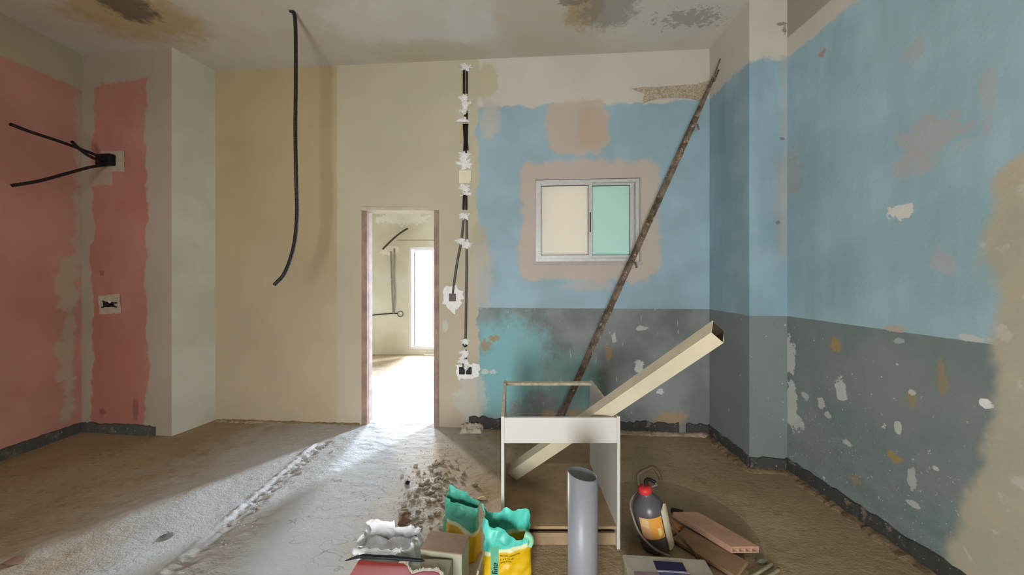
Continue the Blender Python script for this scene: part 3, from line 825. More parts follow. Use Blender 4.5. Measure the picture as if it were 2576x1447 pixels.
# lower twin socket box
plate('plaster_surround', wb, [(1146, 918), (1204, 914), (1206, 950), (1150, 954)], .008, M_PLAS, chz, 4, 11)
for uc in (1163, 1180):
    bm = bmesh.new(); bm_box(bm, (-.028, -.016, -.034), (.026, .01, .034), .005, Matrix.Translation(wb(uc, 932)) @ Matrix.Rotation(CH_ANG, 4, 'Z')); set_world(from_bm('socket_well', bm, M_DARKBOX), chz)
dab(wb, 1173, 925, 7, 9, .03, chz, 77)
# side box on the branch
plate('plaster_surround', wb, [(1118, 722), (1150, 716), (1166, 740), (1160, 768), (1140, 790), (1116, 762)], .010, M_PLAS, chz, 4, 12)
bm = bmesh.new(); bm_box(bm, (-.032, -.018, -.036), (.032, .01, .034), .004, Matrix.Translation(wb(1139, 748)) @ Matrix.Rotation(CH_ANG, 4, 'Z')); set_world(from_bm('socket_well', bm, simple('brown_box', (112, 98, 92), .7, .15, 20)), chz)

# --- torn speckled strip near the top of the leaning prop
M_SPK = Mat('speckled_torn_board', .9, .15)
M_SPK.color(M_SPK.mix(M_SPK.ramp(M_SPK.noise(70, 4, .7), .4, .62), s2l((156, 142, 118)), s2l((190, 178, 156)))); M_SPK.bump(M_SPK.noise(90, 3), .4, .004)
strip = [(1589, 222), (1622, 219), (1660, 218), (1700, 215), (1748, 212), (1768, 209), (1784, 203), (1778, 225), (1772, 256), (1740, 248), (1700, 245), (1660, 247), (1630, 254), (1615, 260), (1618, 245), (1622, 234), (1605, 229)]
o = plate('torn_board_strip', wb, strip, .012, M_SPK.m, None, .8, 3, 2)
tag(o, 'torn speckled brown strip stuck across the white band beside the prop top', 'board strip')

# --- leaning angle-iron prop
def mat_prop():
    m = Mat('rusty_mortared_iron', .85, .2)
    c = m.mix(m.ramp(m.noise(14, 5, .65), .35, .65), s2l((84, 74, 62)), s2l((132, 116, 98)))
    c = m.mix(m.ramp(m.noise(26, 4, .7), .60, .66), c, s2l((186, 164, 140)))
    c = m.mix(m.math('MULTIPLY', m.ramp(m.noise(20, 4, .7, (1, 1, .4)), .38, .32), .8), c, s2l((44, 36, 30)))
    m.color(c); m.bump(m.noise(60, 4), .6, .006); return m.m
M_PROP = mat_prop()
pb = Vector((.322, 3.03, .002)); ptp = P(1797, 190, 2.93)
prop = empty('leaning_prop', pb); tag(prop, 'long rusty mortar-stained angle iron leaning across the window into the corner', 'prop')
ax = (ptp - pb).normalized(); w_ = Vector((0, -1, 0)); w_ = (w_ - ax * w_.dot(ax)).normalized(); u_ = ax.cross(w_).normalized()
V, Fc = [], []; n = 90
for i in range(n + 1):
    t = i / n; q = pb.lerp(ptp, t); k = 1 if t < .86 else 1 - .62 * ((t - .86) / .14)
    fl = .032 * k; th = .009
    e1 = (u_ + w_ * .75).normalized(); e2 = (-u_ + w_ * .75).normalized()
    jj = [1 + .10 * mnoise.noise(Vector((t * 40, j * 9.0, 0))) for j in range(2)]
    sec = [Vector((0, 0, 0)), e1 * fl * jj[0], e1 * fl * jj[0] - w_ * th, -w_ * th * 1.5, e2 * fl * jj[1] - w_ * th, e2 * fl * jj[1]]
    if t < .004: pass
    V += [q + s_ for s_ in sec]
    if i:
        a_ = (i - 1) * 6; b_ = i * 6
        for m_ in range(6): Fc.append((a_ + m_, a_ + (m_ + 1) % 6, b_ + (m_ + 1) % 6, b_ + m_))
Fc.append((5, 4, 3, 0)); Fc.append((0, 3, 2, 1)); b_ = n * 6; Fc.append((b_, b_ + 3, b_ + 4, b_ + 5)); Fc.append((b_ + 1, b_ + 2, b_ + 3, b_))
V = [v if v.z > 0 else Vector((v.x, v.y, 0.001)) for v in V]
bm = bmesh.new(); me = bpy.data.meshes.new('t'); me.from_pydata([tuple(v) for v in V], [], Fc); bm.from_mesh(me); bpy.data.meshes.remove(me)
set_world(from_bm('angle_bar', bm, M_PROP), prop)
tipp = P(1812, 148, 2.91)
set_world(tube('tip_rod', [pb.lerp(ptp, .975), ptp, tipp], .0065, M_PROP, seg=6, smooth_n=3), prop)
set_world(tube('side_tab', [P(1796, 205, 2.90), P(1808, 176, 2.89)], .007, M_PROP, seg=6, smooth_n=2), prop)
for t, du in ((.872, .03), (.50, .035)):
    q = pb.lerp(ptp, t) + u_ * 0
    sgn = 1 if u_.x > 0 else -1
    set_world(tube('side_tab', [q + u_ * sgn * .03 + w_ * .02, q + u_ * sgn * (.03 + du * .5) + w_ * .02 - Vector((0, 0, .04))], .008, M_PROP, seg=6, smooth_n=2), prop)

# --- white cabinet carcass
def mat_mel():
    m = Mat('white_melamine', .38, .45)
    c = m.mix(m.math('MULTIPLY', m.ramp(m.noise(5, 5, .65), .5, .75), .35), s2l((202, 199, 194)), s2l((180, 171, 154)))
    m.color(c); return m.m
M_MEL = mat_mel(); M_EDGE = simple('worn_board_edge', (206, 196, 168), .7, .25, 30); M_DUST = simple('dusty_chipboard', (158, 134, 104), .9, .2, 8, .3)
CX0, CX1, CY0, CY1, CZ = -.055, .545, 1.80, 2.43, .672
cab = empty('cabinet_carcass', ((CX0 + CX1) / 2, (CY0 + CY1) / 2, 0)); tag(cab, 'open white kitchen cabinet carcass without top, back or door', 'cabinet')
def cb(name, lo, hi, mat, bevel=.0015, parent=None):
    bm = bmesh.new(); bm_box(bm, lo, hi, bevel); o = from_bm(name, bm, mat); return set_world(o, cab)
T = .016
cb('side_panel', (CX0, CY0, .004), (CX0 + T, CY1, CZ), M_MEL); cb('side_panel', (CX1 - T, CY0, .004), (CX1, CY1, CZ), M_MEL)
cb('edge_band', (CX0, CY0 + .001, CZ + .0002), (CX0 + T, CY1, CZ + .0014), M_EDGE, 0); cb('edge_band', (CX1 - T, CY0 + .001, CZ + .0002), (CX1, CY1, CZ + .0014), M_EDGE, 0)
cb('front_rail', (CX0 + T, CY0 + .004, CZ - .135), (CX1 - T, CY0 + .020, CZ - .006), M_MEL)
cb('back_rail', (CX0 + T, CY1 - .040, CZ - .020), (CX1 - T, CY1, CZ - .002), M_EDGE)
cb('bottom_panel', (CX0 + T, CY0 + .01, .098), (CX1 - T, CY1, .114), M_DUST)
cb('plinth_board', (CX0 + T, CY0 + .03, .004), (CX1 - T, CY0 + .046, .066), M_DUST)

# --- white square duct leaning through the cabinet
M_DUCT = simple('white_pvc_duct', (204, 194, 168), .45, .08, 6, 0, .4)
A0 = P(1292, 1190, 2.235) + Vector((0, 0, .008)); B0 = P(1806, 839, 1.555) + Vector((0, 0, .008))
ax = (B0 - A0).normalized(); to = (Vector((0, 0, H)) - (A0 + B0) / 2).normalized(); w_ = (to - ax * to.dot(ax)).normalized(); u_ = Vector((0, 0, 1)); u_ = (u_ - ax * u_.dot(ax)); u_ = (u_ - w_ * u_.dot(w_)).normalized()
th = math.radians(31); n1 = w_ * math.cos(th) - u_ * math.sin(th); n2 = w_ * math.sin(th) + u_ * math.cos(th)
V, Fc = [], []; hs = .0358
def sq(c_, h_):
    b_ = len(V); 
    for a_, e_ in ((-1, -1), (1, -1), (1, 1), (-1, 1)): V.append(c_ + n1 * a_ * h_ + n2 * e_ * h_ - (ax * a_ * .013 if c_ is B0 else ax * 0))
    return b_
def st(a_, b_):
    for k in range(4): Fc.append((a_ + k, a_ + (k + 1) % 4, b_ + (k + 1) % 4, b_ + k))
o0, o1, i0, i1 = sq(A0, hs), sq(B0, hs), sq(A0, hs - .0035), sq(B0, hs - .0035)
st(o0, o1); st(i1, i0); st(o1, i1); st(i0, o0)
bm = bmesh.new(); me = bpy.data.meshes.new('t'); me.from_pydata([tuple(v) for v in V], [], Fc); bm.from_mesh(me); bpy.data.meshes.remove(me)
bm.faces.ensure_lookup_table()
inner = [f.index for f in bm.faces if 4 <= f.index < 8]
duct = from_bm('square_duct', bm, M_DUCT); duct.data.materials.append(simple('shaded_duct_inside', (62, 48, 38), .9, .2, 12))
for k in inner: duct.data.polygons[k].material_index = 1  # dark brown inside: shade of the hollow end painted into the colour
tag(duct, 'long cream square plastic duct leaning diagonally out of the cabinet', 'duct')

# --- grey standing pipe
pc = Vector((.268, 1.356, 0)); V, Fc = [], []; sg = 40
def top_z(x): return .628 - .16 * (x / .055) * .055 - .0
for r, z0_, inner in ((.056, 0, 0), (.0525, 0, 1)):
    for zz in (0, 1):
        for k in range(sg):
            a = 2 * math.pi * k / sg; x = r * math.cos(a); y = r * math.sin(a)
            V.append((pc.x + x, pc.y + y, (fh(pc.x, pc.y) if zz == 0 else top_z(x + y * .3))))
for k in range(sg):
    k2 = (k + 1) % sg
    Fc += [(k, k2, sg + k2, sg + k), (2 * sg + k2, 2 * sg + k, 3 * sg + k, 3 * sg + k2), (sg + k, sg + k2, 3 * sg + k2, 3 * sg + k), (k2, k, 2 * sg + k, 2 * sg + k2)]
pipe = mesh('drain_pipe', V, Fc, simple('grey_pvc_pipe', (132, 136, 142), .42, .06, 5, 0, .45), smooth=True)
for p_ in pipe.data.polygons:
    if abs(p_.normal.z) > .5: p_.use_smooth = False
tag(pipe, 'grey plastic drain pipe standing upright in front of the cabinet', 'pipe')

# --- sacks
def interp_ang(tab, a):
    tab = sorted(tab); a %= 360
    ext = [(tab[-1][0] - 360, tab[-1][1])] + tab + [(tab[0][0] + 360, tab[0][1])]
    for (x0, y0), (x1, y1) in zip(ext, ext[1:]):
        if x0 <= a <= x1: return y0 + (y1 - y0) * ((a - x0) / max(1e-6, x1 - x0))
    return tab[0][1]
def sack_mesh(name, W, D, rim, prof, mat, parent, crumple=.012, seed=0, n=26, m=64, ex=4.5, zcr=1.0):
    """prof(t) -> (width factor, depth factor, dx, dy)"""
    V, Fc = [], []
    for j in range(n + 1):
        t = j / n
        fw, fd, dx, dy = prof(t)
        for k in range(m):
            a = 2 * math.pi * k / m; ca, sa = math.cos(a), math.sin(a)
            r = (abs(ca) ** ex + abs(sa) ** ex) ** (-1 / ex)
            zt = interp_ang(rim, math.degrees(a)); z = zt * t
            x = W / 2 * fw * r * ca + dx; y = D / 2 * fd * r * sa + dy
            q = Vector((x, y, z)); c_ = crumple * (.25 + zcr * t)
            nn = fbm(q * 16 + Vector((seed, 0, 0)), 1, 3); n2_ = fbm(q * 16 + Vector((0, seed + 9, 4)), 1, 3)
            ridge = (abs(nn) - .25) * 1.6
            V.append((x + ca * ridge * c_ + n2_ * c_ * .5, y + sa * ridge * c_ + n2_ * c_ * .4, max(0, z + (nn * c_ * .8 if t > .1 else 0))))
        if j:
            for k in range(m):
                k2 = (k + 1) % m; Fc.append(((j - 1) * m + k, (j - 1) * m + k2, j * m + k2, j * m + k))
    Fc.append(tuple(range(m - 1, -1, -1)))
    o = mesh(name, V, Fc, mat, parent, smooth=True)
    return o
def text_on(body, string, size, x, z, rot, mat, parent, face_y=-1, name='printed_text', roff=.0012):
    cu = bpy.data.curves.new('t', 'FONT'); cu.body = string; cu.size = size; cu.offset = size * .012
    to_ = bpy.data.objects.new('t', cu); COL.objects.link(to_)
    bpy.context.view_layer.update(); dg = bpy.context.evaluated_depsgraph_get()
    me = bpy.data.meshes.new_from_object(to_.evaluated_get(dg)); bpy.data.objects.remove(to_)
    tree = BVHTree.FromPolygons([v.co for v in body.data.vertices], [tuple(p_.vertices) for p_ in body.data.polygons])
    ca, sa = math.cos(rot), math.sin(rot)
    for v in me.vertices:
        lx, lz = v.co.x * ca - v.co.y * sa + x, v.co.x * sa + v.co.y * ca + z
        hit = tree.ray_cast(Vector((lx, -1, lz)), Vector((0, 1, 0)))
        v.co = (lx, (hit[0].y if hit[0] else -.06) - roff, lz)
    me.materials.clear(); me.materials.append(mat)
    o = bpy.data.objects.new(name, me); COL.objects.link(o); o.parent = parent
    return o
def mat_sack(name, zb, slope, strip, teal=(70, 182, 164), yellow=(212, 172, 16)):
    m = Mat(name, .42, .45)
    x, z = m.X(0), m.X(2)
    lvl = m.math('MULTIPLY_ADD', x, slope, z)
    t = m.mix(m.ramp(m.noise(12, 4), .35, .65), s2l(teal), s2l(tuple(min(255, k + 22) for k in teal)))
    c = m.mix(m.side(lvl, zb, .006, .004, 10), s2l(yellow), s2l((216, 220, 176)))
    c = m.mix(m.side(lvl, zb + .016, .006, .004, 10), c, t)
    if strip:
        k = m.rect(x, z, strip[0], strip[1], -.1, zb + .03, .0, .002)
        c = m.mix(m.math('MULTIPLY', k, m.ramp(m.X(1), .0, -.01, 0, 1)), c, s2l((96, 170, 140)))
    m.color(c); m.bump(m.noise(45, 4), .25, .004)
    return m.m
M_INK = simple('dark_print', (26, 44, 36), .5, .1, 20); M_INK2 = simple('brown_print', (74, 62, 20), .5, .1, 20)
# front sack
loc = (-.022, 1.625, fh(-.022, 1.625)); sk = empty('grout_sack', loc, (0, 0, math.radians(4)))
tag(sk, 'torn-open teal and yellow sack standing right in front of the cabinet', 'sack')
rim2 = [(0, .245), (25, .265), (45, .29), (90, .288), (125, .285), (150, .30), (172, .365), (186, .355), (205, .305), (235, .29), (262, .262), (285, .225), (302, .208), (318, .235), (340, .25)]
def prof2(t): return (1 - .06 * t, 1.0 - .12 * t if t < .75 else .91 - .25 * (t - .75) * 4 * .5, 0, .0)
body = sack_mesh('sack_body', .225, .125, rim2, prof2, mat_sack('teal_yellow_sack', .168, -.12, (-.075, -.040)), sk, .022, 3)
text_on(body, 'asta fina', .036, -.046, .012, R90, M_INK, sk)
for i, s_ in enumerate(('Mortero monocomp.', 'para juntas de', 'hasta 4 mm.')):
    text_on(body, s_, .0105, -.034, .150 - i * .0135, .10, M_INK2, sk)
box('powder_fill', (-.095, -.05, .02), (.095, .05, .14), simple('grout_powder', (206, 202, 190), .95, .1, 30, .4), sk, .02)
rl = [Vector((.075, -.052, .245)), Vector((.096, -.058, .236)), Vector((.104, -.056, .214)), Vector((.094, -.064, .196))]
tube('torn_curl', rl, lambda i, n: .015 * (1 - .3 * i / n), simple('mint_film', (150, 208, 176), .4, .1, 20), sk, seg=8, smooth_n=4)
# rear sack
loc = (-.262, 1.80, fh(-.262, 1.80)); sk1 = empty('grout_sack', loc, (0, 0, math.radians(-22)))
tag(sk1, 'folded-over teal and yellow sack farther left, behind the cardboard box', 'sack')
rim1 = [(0, .235), (45, .25), (90, .275), (120, .29), (150, .295), (180, .285), (220, .245), (270, .235), (315, .23)]
def prof1(t): return (1 - .04 * t, 1.0 - .62 * max(0, t - .35) / .65, .004, .02 * t)
b1_ = sack_mesh('sack_body', .195, .115, rim1, prof1, mat_sack('dull_teal_yellow_sack', .135, .25, (-.085, -.06), (70, 162, 140), (206, 164, 26)), sk1, .020, 8)
box('orange_panel', (-.05, -.0605, .04), (.01, -.0585, .125), simple('orange_print', (206, 140, 46), .5, .1, 20), sk1, 0)
for i in range(3): box('printed_line', (-.04 + .02 * (i % 2), -.0615, .10 - .018 * i), (.0 + .006 * (i % 2), -.0605, .106 - .018 * i), M_INK2, sk1, 0)
# --- open white plaster sack
loc = (-.535, 1.552, fh(-.535, 1.552)); ws = empty('plaster_sack', loc, (0, 0, math.radians(-5)))
tag(ws, 'crumpled white paper sack of plaster, torn open at the top', 'sack')
rimw = [(0, .265), (40, .258), (90, .255), (120, .285), (150, .29), (180, .262), (210, .240), (240, .243), (270, .240), (300, .25), (330, .265)]
def profw(t): return (1 + .05 * t - .12 * max(0, t - .7), 1 - .04 * t, .02 * t - .03 * max(0, t - .6), 0)
M_PAPER = simple('white_dusty_paper', (232, 231, 232), .85, .10, 10, .5, .2)
sack_mesh('sack_body', .255, .155, rimw, profw, M_PAPER, ws, .026, 21, n=34, m=84, zcr=1.6)
V, Fc = [], []; n = 20
for i in range(n + 1):
    for j in range(n + 1):
        x = (i / n - .5) * .225; y = (j / n - .5) * .128
        V.append((x, y, .20 + .05 * fbm((x * 14, y * 14, 3), 1, 3)))
        if i and j: b_ = i * (n + 1) + j; Fc.append((b_, b_ - 1, b_ - n - 2, b_ - n - 1))
mesh('plaster_powder', V, Fc, simple('plaster_powder', (226, 226, 230), .95, .08, 30, .4), ws, True)
tube('torn_flap', [Vector((-.12, -.07, .232)), Vector((-.05, -.08, .244)), Vector((.03, -.078, .240)), Vector((.085, -.072, .250))], lambda i, n: .011 + .004 * math.sin(i * 2.1), M_PAPER, ws, seg=8, smooth_n=5)

# --- red carton
rc = empty('red_carton', (-.43, 1.312, 0), (0, 0, math.radians(-3))); tag(rc, 'red printed carton with a torn top at the lower edge of the view', 'carton')
M_RED = Mat('red_print', .5, .35); M_RED.color(M_RED.mix(M_RED.side(M_RED.X(0), .03, .01, .03), s2l((186, 78, 72)), s2l((174, 48, 64))))
M_CARD = simple('brown_cardboard', (150, 124, 104), .9, .12, 12, .2); M_CARDG = simple('grey_green_cardboard', (168, 168, 146), .9, .12, 6, .2)
box('carton_body', (-.185, -.13, 0), (.185, .128, .245), M_CARDG, rc, .003)
rs = random.Random(4); out = [(-.183, -.128), (.183, -.128)]
out += [(.183 - .012 * rs.random(), -.10 + .03 * k) for k in range(5)]
out += [(.15 - .02 * k, .055 + .012 * rs.random()) for k in range(5)] + [(.05, .048), (.035, .062), (.02, .085)] + [(0 - .03 * k, .095 + .004 * rs.random()) for k in range(6)] + [(-.183, .10)]
def sheet(name, outl, z, th_, mat, parent, lift=None):
    V = [(x, y, z + (lift(x, y) if lift else 0)) for x, y in outl] + [(x, y, z - th_ + (lift(x, y) if lift else 0)) for x, y in outl]; m = len(outl)
    bm = bmesh.new(); vs = [bm.verts.new(v) for v in V]
    bm.faces.new(vs[:m]); bm.faces.new(vs[m:][::-1])
    for i in range(m): bm.faces.new((vs[i], vs[m + i], vs[m + (i + 1) % m], vs[(i + 1) % m]))
    return from_bm(name, bm, mat, parent)
lid = sheet('torn_lid', out, .2505, .005, M_RED.m, rc); lid['label'] = 'red printed lid with a torn edge'
tp = []
ed = out[6:17]
for (x0, y0), (x1, y1) in zip(ed, ed[1:]):
    for k in range(4): t = k / 4; tp.append((x0 + (x1 - x0) * t, y0 + (y1 - y0) * t))
bm = bmesh.new(); low = [bm.verts.new((x, y - .006, .2512)) for x, y in tp]; up = [bm.verts.new((x + rs.uniform(-.003, .003), y + rs.uniform(.004, .016), .2512 + rs.uniform(.0, .003))) for x, y in tp]
for k in range(len(tp) - 1): bm.faces.new((low[k], low[k + 1], up[k + 1], up[k]))
from_bm('torn_paper_edge', bm, simple('torn_paper', (226, 216, 200), .95, .1, 40, .4), rc)
pl = sheet('plastic_sheet', [(-.66, 1.415), (-.61, 1.424), (-.50, 1.418), (-.37, 1.408), (-.345, 1.414), (-.36, 1.422), (-.48, 1.436), (-.60, 1.442), (-.625, 1.436)],   .2560, .004, simple('black_plastic_sheet', (30, 26, 30), .85, .15, 20), None, lambda x, y: .002 * math.sin(x * 60))
tag(pl, 'crumpled black plastic sheet lying between the white sack and the red carton', 'plastic sheet')

# --- small cardboard box
cbx = empty('cardboard_box', (-.280, 1.500, 0), (0, 0, math.radians(-9))); tag(cbx, 'small grey-green cardboard box with brown top between the white sack and yellow sacks', 'box')
box('box_body', (-.088, -.052, 0), (.088, .052, .258), M_CARDG, cbx, .003)
box('top_flap', (-.088, -.054, .2585), (.090, .056, .2635), M_CARD, cbx, .001)
M_FL = Matrix.Translation((.106, -.030, .0)) @ Matrix.Rotation(math.radians(14), 4, 'Y')
bm = bmesh.new(); bm_box(bm, (-.004, -.05, .012), (.004, .055, .235), .001, M_FL); from_bm('side_flap', bm, simple('pale_cardboard', (182, 168, 140), .9, .12, 12, .2), cbx)

# --- bottle with red cap
def lathe(prof, seg=28):
    V, Fc = [], []
    for j, (r, z) in enumerate(prof):
        for k in range(seg):
            a = 2 * math.pi * k / seg; V.append(Vector((r * math.cos(a), r * math.sin(a), z)))
        if j:
            for k in range(seg):
                k2 = (k + 1) % seg; Fc.append(((j - 1) * seg + k, (j - 1) * seg + k2, j * seg + k2, j * seg + k))
    Fc.append(tuple(range(seg - 1, -1, -1))); Fc.append(tuple((len(prof) - 1) * seg + k for k in range(seg)))
    return V, Fc
bt = empty('spray_bottle', (.735, 1.815, 0.012), (math.radians(-4), math.radians(-11), 0)); tag(bt, 'dark grey bottle with red cap, orange label and looped handle beside the cabinet', 'bottle')
M_BOT = simple('dark_bottle_plastic', (84, 80, 84), .35, .25, 9, 0, .5)
V, Fc = lathe([(.055, .0), (.072, .006), (.076, .03), (.076, .07), (.073, .075), (.076, .08), (.077, .185), (.074, .205), (.066, .225), (.048, .245), (.034, .257), (.030, .262), (.030, .268)])
mesh('bottle_body', V, Fc, M_BOT, bt, True)
V, Fc = lathe([(.031, .266), (.034, .268), (.034, .284), (.030, .294), (.018, .298)], 24); cp = mesh('cap', V, Fc, simple('red_cap', (198, 52, 52), .45, .1, 20), bt, True); cp['label'] = 'red screw cap'
V, Fc = [], []; n = 14
for i in range(n + 1):
    a = math.radians(-150 + 84 * i / n)
    for z in (.078, .178): V.append((.0782 * math.cos(a), .0782 * math.sin(a), z + .006 * (i / n)))
    if i: b_ = 2 * i; Fc.append((b_ - 2, b_, b_ + 1, b_ - 1))
lm = Mat('orange_label', .6, .3); xx, zz = lm.X(0), lm.X(2)
lc = lm.mix(lm.side(xx, -.030, .0, .001, above=True), s2l((198, 150, 110)), s2l((210, 148, 62)))
lc = lm.mix(lm.rect(xx, zz, -.064, -.036, .135, .178, .003, .003, 40), lc, s2l((206, 176, 124)))
lc = lm.mix(lm.rect(xx, zz, .004, .02, .095, .13, .003, .003, 40), lc, s2l((220, 200, 130)))
lm.color(lc); lb = mesh('paper_label', V, Fc, lm.m, bt, True); lb['label'] = 'orange paper label'
V, Fc = [], []
for i in range(9):
    a = math.radians(-62 + 48 * i / 8)
    for r, z in ((.079, .02), (.086, .02), (.086, .225 - .02 * abs(i - 4) / 4), (.079, .225 - .02 * abs(i - 4) / 4)): V.append((r * math.cos(a), r * math.sin(a), z))
    if i:
        a_ = (i - 1) * 4; b_ = i * 4
        for m_ in range(4): Fc.append((a_ + m_, b_ + m_, b_ + (m_ + 1) % 4, a_ + (m_ + 1) % 4))
Fc.append((3, 2, 1, 0)); Fc.append((32, 33, 34, 35))
mesh('side_sleeve', V, Fc, simple('cream_sleeve', (206, 198, 170), .6, .15, 14), bt)
M_HAND = simple('brown_handle', (84, 70, 56), .7, .25, 20, .3)
tube('handle', [Vector((-.016, .028, .262)), Vector((-.018, .03, .300)), Vector((-.014, .032, .335)), Vector((.004, .034, .348)), Vector((.040, .034, .358)), Vector((.072, .034, .362)), Vector((.086, .032, .348)), Vector((.096, .030, .318)), Vector((.098, .030, .300))], .0105, M_HAND, bt, seg=8, smooth_n=4)
tube('spout', [Vector((.012, .0, .296)), Vector((.016, .01, .315)), Vector((.035, .015, .318)), Vector((.062, .01, .300))], .009, M_DARKBOX, bt, seg=8)
tube('hose', [Vector((.06, .01, .300)), Vector((.072, .05, .262)), Vector((.0, .088, .235)), Vector((-.075, .045, .21)), Vector((-.090, -.01, .16)), Vector((-.078, -.056, .10)), Vector((-.035, -.088, .05)), Vector((.03, -.10, .008))], .0052, simple('grey_hose', (136, 128, 118), .6, .1, 20), bt, seg=8)

# --- clay hollow tiles
M_CLAY = simple('terracotta', (180, 142, 120), .9, .15, 10, .3, .1); M_CLAYD = simple('dusty_clay', (150, 122, 96), .9, .15, 10, .3, .1)
def hollow_tile(name, loc, rot, L, W, T_, cells, mat, label, skew=0.0):
    r = empty(name, loc, rot); tag(r, label, 'tile', 'clay tiles')
    bm = bmesh.new(); t_ = .006
    bm_box(bm, (-L / 2, -W / 2, 0), (L / 2, W / 2, t_), .001); bm_box(bm, (-L / 2, -W / 2, T_ - t_), (L / 2, W / 2, T_), .001)
    for k in range(cells + 1):
        y = -W / 2 + (W - t_) * k / cells
        bm_box(bm, (-L / 2 + .0005, y, t_), (L / 2 - .0005, y + t_, T_ - t_), 0)
    for v in bm.verts: v.co.x += v.co.y * skew
    from_bm('tile_body', bm, mat, r)
    bm = bmesh.new(); bm_box(bm, (-L / 2 + .02, -W / 2 + t_, t_), (L / 2 - .02, W / 2 - t_, T_ - t_), 0); from_bm('cell_shadow_core', bm, mat, r) if False else bm.free()
    return r
a_ = math.atan2(-.24, .17)
hollow_tile('clay_tile', (1.050, 1.868, .034), (math.radians(2), math.radians(2), a_), .30, .112, .032, 4, M_CLAY, 'orange hollow clay tile with open cells at its near end, right of the bottle', .70)
o = box('clay_slab', (-.15, -.07, 0), (.15, .07, .018), M_CLAYD, None, .003); o.location = (.975, 1.775, .006); o.rotation_euler = (0, 0, a_ + .05)
tag(o, 'flat dusty clay slab lying half under the hollow tile', 'tile', 'clay tiles')
bm = bmesh.new(); bm_box(bm, (-.035, -.05, 0), (.035, .03, .03), .004)
for v in bm.verts: v.co += Vector((random.uniform(-.008, .008), random.uniform(-.008, .008), 0))
o = from_bm('tile_shard', bm, simple('orange_clay', (190, 132, 84), .9, .15, 12, .3)); o.location = (.862, 1.965, .002); o.rotation_euler = (0, 0, .5); tag(o, 'broken orange tile shard between the bottle and the clay tile', 'tile shard')
o = tube('thin_rod', [P(1672, 1282, 1.86), P(1700, 1335, 1.79), P(1735, 1378, 1.73), P(1760, 1414, 1.70)], .0062, simple('rusty_rod', (92, 74, 58), .8, .25, 30), seg=8)
tag(o, 'thin rusty rod leaning down from the bottle towards the grey case', 'rod')
q = floorp(1775, 1424, .012); bm = bmesh.new(); bmesh.ops.create_icosphere(bm, subdivisions=2, radius=.016, matrix=Matrix.Translation(q) @ Matrix.Diagonal((1.3, .8, .8, 1)))
kb = from_bm('rod_tip', bm, M_DARKBOX, None, True); kb.parent = o
q = floorp(1704, 1291); bm = bmesh.new(); bm_box(bm, (-.032, -.014, 0), (.03, .016, .016), .005)
for v in bm.verts: v.co += Vector((random.uniform(-.006, .006), random.uniform(-.005, .005), 0))
o = from_bm('rubber_scrap', bm, M_DARKBOX); o.location = (q.x, q.y, fh(q.x, q.y)); o.rotation_euler = (0, 0, -.4); tag(o, 'small black rubber scrap lying behind the clay tile', 'scrap')

# --- grey plastic case
cs = empty('storage_case', (.648, 1.40, 0.002), (0, 0, math.radians(-5))); tag(cs, 'dusty grey plastic case with a dark blue slot, at the lower edge of the view', 'case')
M_CASE = simple('dusty_grey_plastic', (176, 168, 156), .7, .15, 9, .2); M_NAVY = simple('navy_plastic', (34, 36, 74), .4, .2, 14); M_MAUV = simple('mauve_dusty_insert', (142, 122, 128), .75, .25, 12)
box('case_body', (-.172, -.19, 0), (.172, .165, .125), M_CASE, cs, .012)
li = box('lid', (-.176, -.194, .126), (.176, .169, .148), M_CASE, cs, .006)
box('insert', (-.150, -.17, .1485), (.150, .072, .1505), M_MAUV, li, .001)
box('slot', (-.052, .092, .1485), (.070, .138, .151), M_NAVY, li, .001)
box('slot_rim', (-.052, .080, .1485), (.078, .088, .153), simple('lilac_rim', (150, 148, 172), .5, .1, 20), li, .001)
box('name_plate', (-.048, .038, .151), (.075, .072, .1525), simple('blue_plate', (80, 84, 128), .6, .3, 40), li, .001)
for k in range(7): box('slit', (-.052 + .016 * k, -.005 + .002 * (k % 2), .151), (-.045 + .016 * k, .022, .1522), M_DARKBOX, li, 0)

# --- rubble and scraps
def chunk_mesh(seed, flat=.55):
    rs = random.Random(seed); bm = bmesh.new(); bmesh.ops.create_icosphere(bm, subdivisions=1, radius=1)
    for v in bm.verts: v.co = Vector((v.co.x * (1 + rs.uniform(-.35, .25)), v.co.y * (.75 + rs.uniform(-.25, .2)), v.co.z * flat * (1 + rs.uniform(-.3, .2))))
    me = bpy.data.meshes.new('rubble_chunk'); bm.to_mesh(me); bm.free(); return me
M_RUB = simple('rubble', (196, 186, 172), .95, .25, 30, .6, .1); M_RUBB = simple('brown_rubble', (150, 118, 98), .95, .2, 25, .5, .1)
protos = [chunk_mesh(100 + i) for i in range(7)]
for me in protos: me.materials.append(M_RUB)
rs = random.Random(12)
def chunk(me, x, y, r, label, group=None, mat=None):
    o = bpy.data.objects.new('rubble_chunk', me); COL.objects.link(o)
    o.location = (x, y, fh(x, y) + r * .32); o.scale = (r, r, r); o.rotation_euler = (rs.uniform(-.25, .25), rs.uniform(-.25, .25), rs.uniform(0, 6.28))
    tag(o, label, 'rubble', group); return o
for i in range(110):
    while True:
        x = -.52 + rs.gauss(0, .09); y = 2.2 + rs.gauss(0, .24)
        if y > 1.93 and x < -.30 and x > -.85: break
    r = rs.uniform(.009, .024)
    sz = 'tiny' if r < .014 else ('small' if r < .019 else 'larger')
    pl_ = ('close behind the white sack' if x < -.5 else 'close behind the cardboard box') if y < 2.12 else ('on the bright dust halfway to the doorway' if x < -.5 else 'on the shaded floor halfway to the doorway')
    chunk(protos[i % 7], x, y, r, sz + ' pale rubble chunk ' + pl_, 'rubble behind the white sack')
